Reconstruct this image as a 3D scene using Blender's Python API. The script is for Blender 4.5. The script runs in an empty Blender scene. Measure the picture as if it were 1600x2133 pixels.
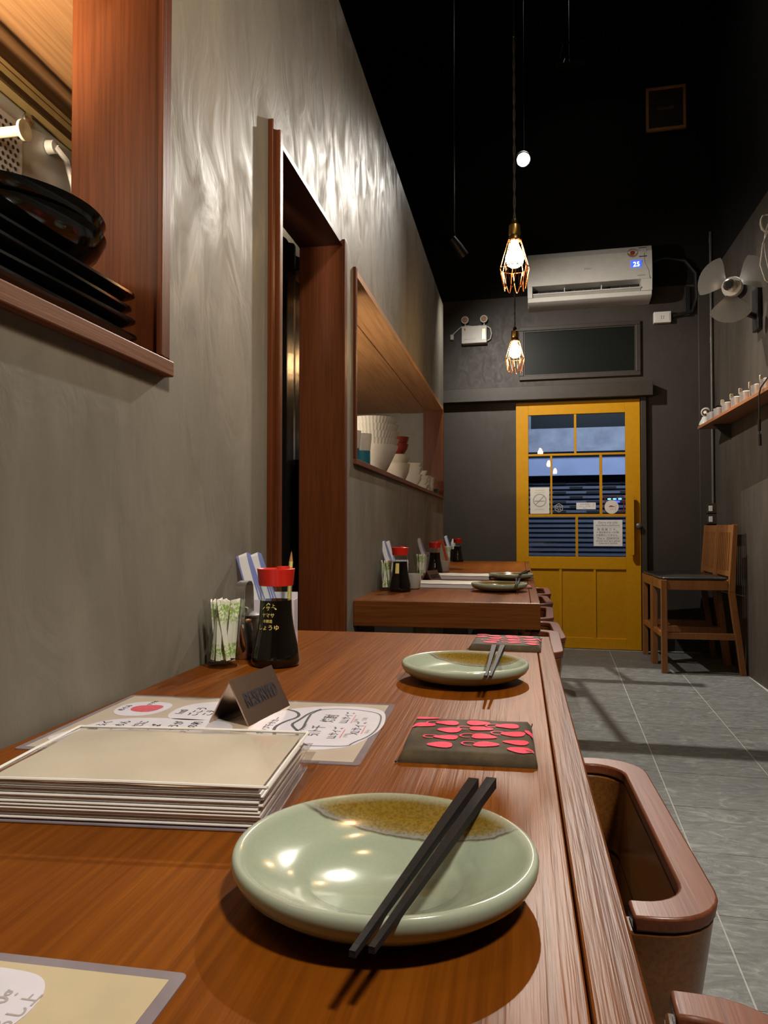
import bpy, math, random
from mathutils import Vector, Matrix
random.seed(7)
R = math.radians
scene = bpy.context.scene
col = scene.collection

# ------------------------------------------------------------------ camera
cam_d = bpy.data.cameras.new('camera')
cam_d.sensor_fit = 'AUTO'; cam_d.sensor_width = 36.0
cam_d.lens = 36.0 * 1554.0 / 2133.0
cam_d.clip_start = 0.02; cam_d.clip_end = 100
cam = bpy.data.objects.new('camera', cam_d); col.objects.link(cam)
cam.location = (0, 0, 0.986)
cam.rotation_euler = (R(90 + 1.3455), 0, R(10.321))
scene.camera = cam

# ------------------------------------------------------------------ world, exposure
w = bpy.data.worlds.new('dusk'); scene.world = w; w.use_nodes = True
bg = w.node_tree.nodes['Background']
bg.inputs[0].default_value = (0.30, 0.42, 0.75, 1); bg.inputs[1].default_value = 0.10
scene.view_settings.view_transform = 'Standard'
scene.view_settings.look = 'None'
scene.view_settings.gamma = 1.0
scene.view_settings.use_curve_mapping = False
scene.view_settings.exposure = 0.45
try:
    scene.cycles.max_bounces = 6; scene.cycles.diffuse_bounces = 3; scene.cycles.glossy_bounces = 3; scene.cycles.transparent_max_bounces = 16
    scene.cycles.adaptive_threshold = 0.04
    scene.cycles.sample_clamp_indirect = 4.0
    scene.cycles.caustics_reflective = False; scene.cycles.caustics_refractive = False
except Exception: pass

# ------------------------------------------------------------------ lights of the place and added fills (lamp bodies are built further down)
def spot(name, loc, target, energy, color, angle, blend=0.5, radius=0.01):
    d = bpy.data.lights.new(name, 'SPOT'); d.energy = energy; d.color = color
    d.spot_size = R(angle); d.spot_blend = blend; d.shadow_soft_size = radius
    o = bpy.data.objects.new(name, d); col.objects.link(o); o.location = loc
    o.rotation_euler = (Vector(target) - Vector(loc)).to_track_quat('-Z', 'Y').to_euler()
    return o
def area(name, loc, target, energy, color, sx, sy):
    d = bpy.data.lights.new(name, 'AREA'); d.energy = energy; d.color = color
    d.shape = 'RECTANGLE'; d.size = sx; d.size_y = sy
    o = bpy.data.objects.new(name, d); col.objects.link(o); o.location = loc
    o.rotation_euler = (Vector(target) - Vector(loc)).to_track_quat('-Z', 'Y').to_euler()
    return o
S1 = Vector((0.033, 5.20, 3.55)); S1T = Vector((0.80, 1.0, 0.5))
S4 = Vector((0.30, 5.60, 5.00)); S4T = Vector((1.0, 4.2, 0.0))
S2 = Vector((-0.40, 5.00, 2.88)); S2T = Vector((0.95, 6.2, 1.05))
S3 = Vector((0.95, -0.35, 3.50)); S3T = Vector((-0.45, 1.3, 0.8))
COOL = (1.0, 0.93, 0.82); WARM = (1.0, 0.62, 0.30)
spot('spot_beam_a', S1 + (S1T - S1).normalized() * 0.03, S1T, 640, COOL, 52, 1.0, 0.026)
spot('spot_beam_d', S4, S4T, 620, COOL, 44, 0.8, 0.003)  # added unseen spot for the floor by the door
spot('spot_beam_b', S2 + (S2T - S2).normalized() * 0.075, S2T, 105, COOL, 140, 1.0, 0.012)
spot('fill_beam', S3 + (S3T - S3).normalized() * 0.02, S3T, 300, (1.0, 0.90, 0.76), 84, 0.9, 0.16)  # unseen fill lamp, added for soft light from the camera side
spot('kitchen_lamp_near', (-0.88, 0.50, 1.56), (-0.90, 1.25, 1.90), 60, (1.0, 0.78, 0.54), 60, 0.7, 0.04)
area('kitchen_fill_bench', (-0.76, 0.36, 1.76), (-0.90, 1.2, 1.5), 3.5, (1.0, 0.84, 0.62), 0.5, 0.08)  # added fill that brightens the microwave face
area('kitchen_tube_far', (-1.35, 2.9, 1.45), (-0.80, 3.8, 1.86), 12, (1.0, 0.84, 0.62), 0.8, 0.08)
area('kitchen_tube_door', (-1.3, 3.55, 2.30), (-1.3, 3.9, 2.615), 1.6, (1.0, 0.88, 0.70), 0.4, 0.06)
area('street_dusk_fill', (1.5, 11.2, 4.6), (1.2, 14.0, 1.2), 210, (0.76, 0.83, 1.0), 4.0, 0.5)  # added wide fill for the bluish dusk light on the building opposite

# ------------------------------------------------------------------ materials
MATS = {}
def newmat(name):
    m = bpy.data.materials.new(name); m.use_nodes = True
    nt = m.node_tree; b = nt.nodes['Principled BSDF']
    MATS[name] = m
    return m, nt, b
def N(nt, t, **kw):
    n = nt.nodes.new(t)
    for k, v in kw.items(): setattr(n, k, v)
    return n
def ramp(nt, stops):
    r = N(nt, 'ShaderNodeValToRGB')
    e = r.color_ramp.elements
    while len(e) > 1: e.remove(e[-1])
    e[0].position = stops[0][0]; e[0].color = (*stops[0][1], 1)
    for p, c in stops[1:]:
        x = e.new(p); x.color = (*c, 1)
    return r
def coords(nt, scale, kind='Object', rot=(0, 0, 0)):
    tc = N(nt, 'ShaderNodeTexCoord'); mp = N(nt, 'ShaderNodeMapping')
    mp.inputs['Scale'].default_value = scale; mp.inputs['Rotation'].default_value = rot
    if kind == 'World':
        g = N(nt, 'ShaderNodeNewGeometry'); nt.links.new(g.outputs['Position'], mp.inputs['Vector'])
    else:
        nt.links.new(tc.outputs[kind], mp.inputs['Vector'])
    return mp.outputs['Vector']
def noise(nt, vec, scale, detail=4, rough=0.55, dist=0.0):
    n = N(nt, 'ShaderNodeTexNoise'); n.inputs['Scale'].default_value = scale
    n.inputs['Detail'].default_value = detail; n.inputs['Roughness'].default_value = rough
    n.inputs['Distortion'].default_value = dist
    nt.links.new(vec, n.inputs['Vector'])
    return n.outputs['Fac']
def bump(nt, b, fac, strength, dist=0.002):
    bm = N(nt, 'ShaderNodeBump'); bm.inputs['Strength'].default_value = strength
    bm.inputs['Distance'].default_value = dist
    nt.links.new(fac, bm.inputs['Height']); nt.links.new(bm.outputs['Normal'], b.inputs['Normal'])
def plain(name, c, rough=0.5, metal=0.0, spec=0.5, var=0.12, vscale=25, bmp=0.0, bscale=120, coat=0.0, emit=None, es=0.0):
    m, nt, b = newmat(name)
    v = coords(nt, (1, 1, 1)); f = noise(nt, v, vscale, 3)
    lo = tuple(max(0, x * (1 - var)) for x in c); hi = tuple(min(1, x * (1 + var)) for x in c)
    r = ramp(nt, [(0.3, lo), (0.7, hi)]); nt.links.new(f, r.inputs['Fac'])
    nt.links.new(r.outputs['Color'], b.inputs['Base Color'])
    b.inputs['Roughness'].default_value = rough; b.inputs['Metallic'].default_value = metal
    b.inputs['Specular IOR Level'].default_value = spec
    if coat: b.inputs['Coat Weight'].default_value = coat; b.inputs['Coat Roughness'].default_value = 0.08
    if bmp: bump(nt, b, noise(nt, v, bscale, 3), bmp)
    if emit:
        b.inputs['Emission Color'].default_value = (*emit, 1); b.inputs['Emission Strength'].default_value = es
    return m
def wood(name, c1, c2, axis='Y', rough=0.35, scale=7.0, bmp=0.25, coat=0.0, kind='World', spec=0.5):
    m, nt, b = newmat(name)
    s = [1, 1, 1]; s['XYZ'.index(axis)] = 0.07
    v = coords(nt, s, kind)
    f1 = noise(nt, v, scale, 5, 0.6, 0.6)
    s2 = [1, 1, 1]; s2['XYZ'.index(axis)] = 0.025
    v2 = coords(nt, s2, kind); f2 = noise(nt, v2, scale * 22, 3, 0.6)
    r1 = ramp(nt, [(0.28, c1), (0.72, c2)]); nt.links.new(f1, r1.inputs['Fac'])
    r2 = ramp(nt, [(0.35, (0.62, 0.58, 0.55)), (0.6, (1, 1, 1))]); nt.links.new(f2, r2.inputs['Fac'])
    mx = N(nt, 'ShaderNodeMix', data_type='RGBA', blend_type='MULTIPLY'); mx.inputs[0].default_value = 0.7
    nt.links.new(r1.outputs['Color'], mx.inputs[6]); nt.links.new(r2.outputs['Color'], mx.inputs[7])
    nt.links.new(mx.outputs[2], b.inputs['Base Color'])
    b.inputs['Roughness'].default_value = rough; b.inputs['Specular IOR Level'].default_value = spec
    if coat: b.inputs['Coat Weight'].default_value = coat; b.inputs['Coat Roughness'].default_value = 0.15
    if bmp: bump(nt, b, f2, bmp, 0.001)
    return m
def plaster(name, c1, c2, rough=(0.3, 0.5), streak=0.22, scale=5.0, bmp=0.5, spec=0.5):
    m, nt, b = newmat(name)
    v = coords(nt, (1, 1, streak), 'World', (R(12), 0, 0)); f1 = noise(nt, v, scale, 6, 0.6, 0.8)
    vb = coords(nt, (1, 1, 0.5), 'World'); f0 = noise(nt, vb, 1.3, 3, 0.5, 0.5)
    v2 = coords(nt, (1, 1, streak * 1.2), 'World', (R(-9), 0, 0)); f2 = noise(nt, v2, scale * 3.2, 4, 0.55, 1.2)
    ad = N(nt, 'ShaderNodeMath', operation='ADD'); nt.links.new(f1, ad.inputs[0]); nt.links.new(f0, ad.inputs[1])
    hf = N(nt, 'ShaderNodeMath', operation='MULTIPLY'); nt.links.new(ad.outputs[0], hf.inputs[0]); hf.inputs[1].default_value = 0.5
    r = ramp(nt, [(0.34, c1), (0.66, c2)]); nt.links.new(hf.outputs[0], r.inputs['Fac'])
    nt.links.new(r.outputs['Color'], b.inputs['Base Color'])
    mr = N(nt, 'ShaderNodeMapRange'); mr.inputs[1].default_value = 0.35; mr.inputs[2].default_value = 0.65
    mr.inputs[3].default_value = rough[0]; mr.inputs[4].default_value = rough[1]
    nt.links.new(f2, mr.inputs[0]); nt.links.new(mr.outputs[0], b.inputs['Roughness'])
    b.inputs['Specular IOR Level'].default_value = spec
    bump(nt, b, f2, bmp, 0.004)
    return m
def glassy(name, tint=(1, 1, 1), ior=1.45, gloss_rough=0.0):
    m = bpy.data.materials.new(name); m.use_nodes = True; nt = m.node_tree
    for n in list(nt.nodes):
        if n.type == 'BSDF_PRINCIPLED': nt.nodes.remove(n)
    out = [n for n in nt.nodes if n.type == 'OUTPUT_MATERIAL'][0]
    t = N(nt, 'ShaderNodeBsdfTransparent'); t.inputs[0].default_value = (*tint, 1)
    g = N(nt, 'ShaderNodeBsdfGlossy'); g.inputs['Roughness'].default_value = gloss_rough
    lw = N(nt, 'ShaderNodeLayerWeight'); lw.inputs['Blend'].default_value = 0.5
    pw = N(nt, 'ShaderNodeMath', operation='POWER'); nt.links.new(lw.outputs['Facing'], pw.inputs[0]); pw.inputs[1].default_value = 5.0
    f0 = ((ior - 1) / (ior + 1)) ** 2
    fr = N(nt, 'ShaderNodeMath', operation='MULTIPLY_ADD'); nt.links.new(pw.outputs[0], fr.inputs[0]); fr.inputs[1].default_value = 1 - f0; fr.inputs[2].default_value = f0
    mx = N(nt, 'ShaderNodeMixShader')
    nt.links.new(fr.outputs[0], mx.inputs[0]); nt.links.new(t.outputs[0], mx.inputs[1]); nt.links.new(g.outputs[0], mx.inputs[2])
    nt.links.new(mx.outputs[0], out.inputs['Surface']); MATS[name] = m
    return m

plaster('plaster_left', (0.105, 0.096, 0.079), (0.232, 0.212, 0.173), (0.46, 0.70), 0.42, 3.2, 0.6, 0.26)
plaster('plaster_right', (0.048, 0.039, 0.031), (0.092, 0.075, 0.059), (0.45, 0.6), 0.2, 5.0, 0.25)
plaster('paint_far', (0.037, 0.029, 0.0245), (0.046, 0.036, 0.030), (0.5, 0.6), 0.5, 6.0, 0.1)
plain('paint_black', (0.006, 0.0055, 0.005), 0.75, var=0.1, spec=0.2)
plain('paint_trim', (0.038, 0.029, 0.023), 0.5, bmp=0.1)
wood('wood_counter', (0.105, 0.0255, 0.0018), (0.235, 0.070, 0.0055), 'Y', 0.38, 8, 0.6, 0.0, 'World', 0.06)
wood('wood_counter_edge', (0.088, 0.0215, 0.0020), (0.205, 0.060, 0.0055), 'Y', 0.38, 9, 0.6, 0.0, 'World', 0.06)
wood('wood_fascia', (0.09, 0.026, 0.006), (0.19, 0.064, 0.014), 'X', 0.42, 9, 0.3, 0, 'World', 0.12)
wood('wood_trim', (0.065, 0.016, 0.005), (0.135, 0.038, 0.010), 'Z', 0.42, 9, 0.3, 0.0, 'World', 0.15)
wood('wood_sill', (0.10, 0.036, 0.016), (0.18, 0.070, 0.032), 'Y', 0.5, 9, 0.3, 0, 'World', 0.15)
wood('wood_head', (0.045, 0.014, 0.008), (0.07, 0.022, 0.012), 'Y', 0.45, 9, 0.2)
wood('plywood', (0.38, 0.19, 0.075), (0.55, 0.30, 0.13), 'Y', 0.5, 5, 0.1)
wood('wood_chair', (0.110, 0.040, 0.010), (0.215, 0.082, 0.019), 'Y', 0.26, 10, 0.15, 0.3, 'Object')
wood('wood_chair_rim', (0.13, 0.036, 0.015), (0.185, 0.054, 0.023), 'Y', 0.34, 10, 0.1, 0.0, 'Object')
wood('wood_stool', (0.26, 0.10, 0.028), (0.38, 0.155, 0.045), 'Z', 0.4, 10, 0.15, 0.1, 'Object')
wood('wood_shelf', (0.36, 0.14, 0.06), (0.50, 0.21, 0.09), 'Y', 0.45, 10, 0.2)
plain('leather_dark', (0.018, 0.015, 0.014), 0.33, bmp=0.25, bscale=220)
plain('grout', (0.36, 0.355, 0.33), 0.8)
plain('yellow_paint', (0.60, 0.280, 0.002), 0.55, spec=0.25, var=0.05, bmp=0.05)
plain('yellow_panel', (0.56, 0.258, 0.002), 0.55, spec=0.25, var=0.05, bmp=0.05)
plain('white_plastic', (0.72, 0.70, 0.66), 0.35, var=0.04)
plain('grey_plastic', (0.34, 0.33, 0.31), 0.4, var=0.05)
plain('cream_plastic', (0.72, 0.66, 0.45), 0.35, var=0.05)
plain('white_paper', (0.80, 0.79, 0.80), 0.6, var=0.04)
plain('off_white_paper', (0.76, 0.72, 0.66), 0.6, var=0.04)
plain('lilac_paper', (0.62, 0.60, 0.68), 0.3, var=0.05, coat=0.4)
plain('cover_paper', (0.74, 0.68, 0.57), 0.4, var=0.05)
plain('kraft_paper', (0.46, 0.39, 0.32), 0.28, var=0.06, coat=0.5)
plain('cream_paper', (0.50, 0.415, 0.27), 0.3, var=0.05, coat=0.4)
plain('laminate_edge', (0.21, 0.175, 0.20), 0.16, var=0.1, coat=0.6)
plain('ink_black', (0.012, 0.011, 0.02), 0.5, var=0.1)
plain('ink_grey', (0.34, 0.31, 0.30), 0.6, var=0.1)
plain('ink_red', (0.45, 0.06, 0.09), 0.5, var=0.2, vscale=200)
plain('ink_gold', (0.80, 0.68, 0.20), 0.45, var=0.05)
plain('ink_teal', (0.006, 0.075, 0.12), 0.4, var=0.1)
plain('black_gloss', (0.004, 0.004, 0.004), 0.10, var=0.1, spec=0.6)
plain('black_plastic', (0.010, 0.010, 0.010), 0.45, var=0.1)
plain('black_wood', (0.016, 0.014, 0.015), 0.7, spec=0.2, var=0.25, vscale=300, bmp=0.2, bscale=500)
plain('black_vinyl', (0.010, 0.0085, 0.008), 0.22, var=0.2, bmp=0.3, bscale=30)
plain('soy_black', (0.006, 0.004, 0.003), 0.06, var=0.1, spec=0.6)
plain('red_plastic', (0.55, 0.016, 0.008), 0.3, var=0.05)
plain('orange_plastic', (0.60, 0.10, 0.045), 0.35, var=0.05)
plain('steel', (0.55, 0.53, 0.50), 0.24, 1.0, var=0.12, bmp=0.05, bscale=60)
plain('steel_mirror', (0.55, 0.38, 0.28), 0.28, 1.0, var=0.03)
plain('aluminium', (0.80, 0.80, 0.82), 0.34, 0.55, var=0.05)
plain('brass', (0.30, 0.19, 0.06), 0.35, 1.0, var=0.15)
plain('copper_wire', (0.60, 0.28, 0.14), 0.25, 1.0, var=0.1)
plain('dark_wire', (0.05, 0.045, 0.04), 0.4, var=0.1)
plain('pipe_metal', (0.12, 0.11, 0.10), 0.45, 0.4, var=0.1)
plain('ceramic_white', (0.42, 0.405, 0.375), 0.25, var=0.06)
plain('ceramic_beige', (0.32, 0.29, 0.25), 0.35, var=0.08)  # beige glaze of the rice bowls
plain('ceramic_red', (0.11, 0.014, 0.009), 0.3, var=0.1)
plain('ceramic_teal', (0.010, 0.10, 0.15), 0.3, var=0.1)
plain('kitchen_grey', (0.15, 0.148, 0.14), 0.6, var=0.06)
plain('kitchen_pale', (0.46, 0.42, 0.35), 0.6, var=0.06)
plain('steel_panel', (0.36, 0.38, 0.37), 0.4, 0.3, var=0.05)
plain('microwave_case', (0.50, 0.49, 0.46), 0.4, 0.2, var=0.05)
plain('hole_dark', (0.012, 0.012, 0.012), 0.7, var=0.1)
plain('tray_tan', (0.22, 0.15, 0.055), 0.4, var=0.1)
plain('window_dark', (0.008, 0.010, 0.009), 0.40, spec=0.15, var=0.1)
plain('concrete_out', (0.30, 0.31, 0.34), 0.8, var=0.25, vscale=3, bmp=0.2, bscale=20)
plain('blue_band', (0.36, 0.41, 0.56), 0.7, var=0.08, vscale=3)
plain('shutter_metal', (0.055, 0.060, 0.078), 0.5, 0.3, var=0.15)
plain('asphalt', (0.05, 0.05, 0.055), 0.85, var=0.2, bmp=0.3)
plain('fan_blade', (0.20, 0.195, 0.185), 0.3, var=0.05)
plain('felt_red', (0.38, 0.05, 0.045), 0.5, var=0.1)
plain('bulb_glow', (1, 0.8, 0.5), 0.3, emit=(1.0, 0.60, 0.26), es=105.0)
plain('lens_glow', (1, 1, 1), 0.3, emit=(1.0, 0.97, 0.90), es=120.0)
plain('led_blue', (0.2, 0.3, 1), 0.3, emit=(0.55, 0.65, 1.0), es=6.0)
plain('led_halo', (0.05, 0.1, 0.8), 0.3, emit=(0.04, 0.09, 0.9), es=1.2)
plain('led_green', (0.5, 0.8, 0.2), 0.3, emit=(0.55, 0.85, 0.2), es=1.0)
plain('led_cyan', (0.3, 0.8, 0.9), 0.3, emit=(0.25, 0.75, 0.95), es=1.6)
plain('led_violet', (0.2, 0.2, 0.9), 0.3, emit=(0.16, 0.13, 0.85), es=0.9)
plain('tube_glow', (1, 1, 1), 0.3, emit=(1.0, 0.85, 0.62), es=4.0)
glassy('glass_clear', (0.96, 0.98, 0.97), 1.45)
glassy('glass_door', (0.80, 0.86, 0.92), 1.40)
glassy('glass_bulb', (1.0, 0.93, 0.80), 1.35)
glassy('film_clear', (0.97, 0.96, 0.95), 1.35, 0.08)

def m_tile():
    m, nt, b = newmat('slate_tile')
    oi = N(nt, 'ShaderNodeObjectInfo')
    v = coords(nt, (1.6, 1, 1), 'World')
    f = noise(nt, v, 3.0, 8, 0.65, 1.5)
    v2 = coords(nt, (1, 2.2, 1), 'World', (0, 0, R(18)))
    f2 = noise(nt, v2, 9.0, 8, 0.68, 2.5)
    r = ramp(nt, [(0.30, (0.085, 0.088, 0.085)), (0.56, (0.165, 0.168, 0.160)), (0.64, (0.26, 0.26, 0.245)), (0.72, (0.19, 0.19, 0.18))])
    nt.links.new(f2, r.inputs['Fac'])
    r2 = ramp(nt, [(0.35, (0.85, 0.86, 0.87)), (0.7, (1.0, 1.0, 1.0))]); nt.links.new(f, r2.inputs['Fac'])
    mx = N(nt, 'ShaderNodeMix', data_type='RGBA', blend_type='MULTIPLY'); mx.inputs[0].default_value = 1
    nt.links.new(r.outputs['Color'], mx.inputs[6]); nt.links.new(r2.outputs['Color'], mx.inputs[7])
    nt.links.new(mx.outputs[2], b.inputs['Base Color'])
    b.inputs['Roughness'].default_value = 0.48
    bump(nt, b, f2, 0.8, 0.005)
m_tile()
def m_celadon():
    # green glaze with a brown-olive glaze on one side of the rim (object space: +Y side)
    m, nt, b = newmat('celadon_glaze')
    tc = N(nt, 'ShaderNodeTexCoord'); sp = N(nt, 'ShaderNodeSeparateXYZ'); nt.links.new(tc.outputs['Object'], sp.inputs[0])
    v = coords(nt, (1, 1, 1)); f = noise(nt, v, 60, 4); fb = noise(nt, v, 420, 3)
    # boundary: y + 0.9*x^2 + wobble
    xx = N(nt, 'ShaderNodeMath', operation='MULTIPLY'); nt.links.new(sp.outputs[0], xx.inputs[0]); nt.links.new(sp.outputs[0], xx.inputs[1])
    k0 = N(nt, 'ShaderNodeMath', operation='MULTIPLY_ADD'); nt.links.new(xx.outputs[0], k0.inputs[0]); k0.inputs[1].default_value = 1.0; nt.links.new(sp.outputs[1], k0.inputs[2])
    k = N(nt, 'ShaderNodeMath', operation='MULTIPLY_ADD'); nt.links.new(sp.outputs[0], k.inputs[0]); k.inputs[1].default_value = 0.12; nt.links.new(k0.outputs[0], k.inputs[2])
    wv = N(nt, 'ShaderNodeMath', operation='MULTIPLY_ADD'); nt.links.new(f, wv.inputs[0]); wv.inputs[1].default_value = 0.006; nt.links.new(k.outputs[0], wv.inputs[2])
    mr = N(nt, 'ShaderNodeMapRange'); mr.inputs[1].default_value = 0.041; mr.inputs[2].default_value = 0.101
    nt.links.new(wv.outputs[0], mr.inputs[0])
    r = ramp(nt, [(0.0, (0.300, 0.352, 0.270)), (0.30, (0.310, 0.362, 0.280)), (0.335, (0.10, 0.075, 0.04)), (0.36, (0.24, 0.25, 0.24)),
                  (0.45, (0.23, 0.17, 0.055)), (0.60, (0.215, 0.135, 0.02)), (1.0, (0.17, 0.11, 0.02))])
    nt.links.new(mr.outputs[0], r.inputs['Fac'])
    r2 = ramp(nt, [(0.35, (0.66, 0.64, 0.60)), (0.6, (1, 1, 1))]); nt.links.new(fb, r2.inputs['Fac'])
    tg = N(nt, 'ShaderNodeMapRange'); tg.inputs[1].default_value = 0.30; tg.inputs[2].default_value = 0.40; tg.inputs[3].default_value = 0.12; tg.inputs[4].default_value = 1.0; nt.links.new(mr.outputs[0], tg.inputs[0])
    mx = N(nt, 'ShaderNodeMix', data_type='RGBA', blend_type='MULTIPLY'); nt.links.new(tg.outputs[0], mx.inputs[0])
    nt.links.new(r.outputs['Color'], mx.inputs[6]); nt.links.new(r2.outputs['Color'], mx.inputs[7])
    rm = N(nt, 'ShaderNodeMapRange'); rm.inputs[1].default_value = 0.0262; rm.inputs[2].default_value = 0.0300; nt.links.new(sp.outputs[2], rm.inputs[0])
    lip = N(nt, 'ShaderNodeMix', data_type='RGBA'); lip.inputs[7].default_value = (0.42, 0.455, 0.365, 1)
    sc = N(nt, 'ShaderNodeMath', operation='MULTIPLY'); nt.links.new(rm.outputs[0], sc.inputs[0]); sc.inputs[1].default_value = 0.55
    nt.links.new(sc.outputs[0], lip.inputs[0]); nt.links.new(mx.outputs[2], lip.inputs[6]); nt.links.new(lip.outputs[2], b.inputs['Base Color'])
    b.inputs['Roughness'].default_value = 0.16; b.inputs['Specular IOR Level'].default_value = 0.4; b.inputs['Coat Weight'].default_value = 0.2; b.inputs['Coat Roughness'].default_value = 0.05
m_celadon()
def m_fabric():
    m, nt, b = newmat('fabric_olive')
    v = coords(nt, (1, 1, 1)); f = noise(nt, v, 40, 4); f2 = noise(nt, coords(nt, (1, 0.2, 1)), 1500, 2)
    r = ramp(nt, [(0.3, (0.026, 0.016, 0.009)), (0.7, (0.072, 0.050, 0.022))]); nt.links.new(f, r.inputs['Fac'])
    nt.links.new(r.outputs['Color'], b.inputs['Base Color']); b.inputs['Roughness'].default_value = 0.85
    bump(nt, b, f2, 0.4, 0.0008)
m_fabric()
plain('fabric_pink', (0.72, 0.045, 0.095), 0.8, var=0.12, vscale=150)
def m_pick():
    # white paper sleeve with a green leaf print near its two ends (a print on the paper)
    m, nt, b = newmat('pick_paper')
    tc = N(nt, 'ShaderNodeTexCoord'); sp = N(nt, 'ShaderNodeSeparateXYZ'); nt.links.new(tc.outputs['Object'], sp.inputs[0])
    mr = N(nt, 'ShaderNodeMapRange'); mr.inputs[1].default_value = 0.0; mr.inputs[2].default_value = 0.105; nt.links.new(sp.outputs[2], mr.inputs[0])
    r = ramp(nt, [(0.0, (0, 0, 0)), (0.10, (1, 1, 1)), (0.24, (1, 1, 1)), (0.27, (0, 0, 0)), (0.55, (0, 0, 0)), (0.66, (0.9, 0.9, 0.9)), (0.90, (1, 1, 1)), (0.93, (0, 0, 0))])
    nt.links.new(mr.outputs[0], r.inputs['Fac'])
    f = noise(nt, coords(nt, (1, 1, 1), 'World'), 230, 3, 0.6)
    th = ramp(nt, [(0.45, (0, 0, 0)), (0.52, (1, 1, 1))]); nt.links.new(f, th.inputs['Fac'])
    mu = N(nt, 'ShaderNodeMath', operation='MULTIPLY'); nt.links.new(r.outputs['Color'], mu.inputs[0]); nt.links.new(th.outputs['Color'], mu.inputs[1])
    mx = N(nt, 'ShaderNodeMix', data_type='RGBA'); nt.links.new(mu.outputs[0], mx.inputs[0])
    mx.inputs[6].default_value = (0.82, 0.80, 0.72, 1); mx.inputs[7].default_value = (0.28, 0.46, 0.06, 1)
    nt.links.new(mx.outputs[2], b.inputs['Base Color']); b.inputs['Roughness'].default_value = 0.55
m_pick()
def m_sleeve():
    m, nt, b = newmat('sleeve_paper')
    w_ = N(nt, 'ShaderNodeTexWave'); w_.inputs['Scale'].default_value = 14; w_.inputs['Distortion'].default_value = 2.0
    nt.links.new(coords(nt, (1, 1, 0.5)), w_.inputs['Vector'])
    r = ramp(nt, [(0.80, (0.74, 0.74, 0.76)), (0.90, (0.18, 0.22, 0.50))]); nt.links.new(w_.outputs['Fac'], r.inputs['Fac'])
    nt.links.new(r.outputs['Color'], b.inputs['Base Color']); b.inputs['Roughness'].default_value = 0.6
m_sleeve()

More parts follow.
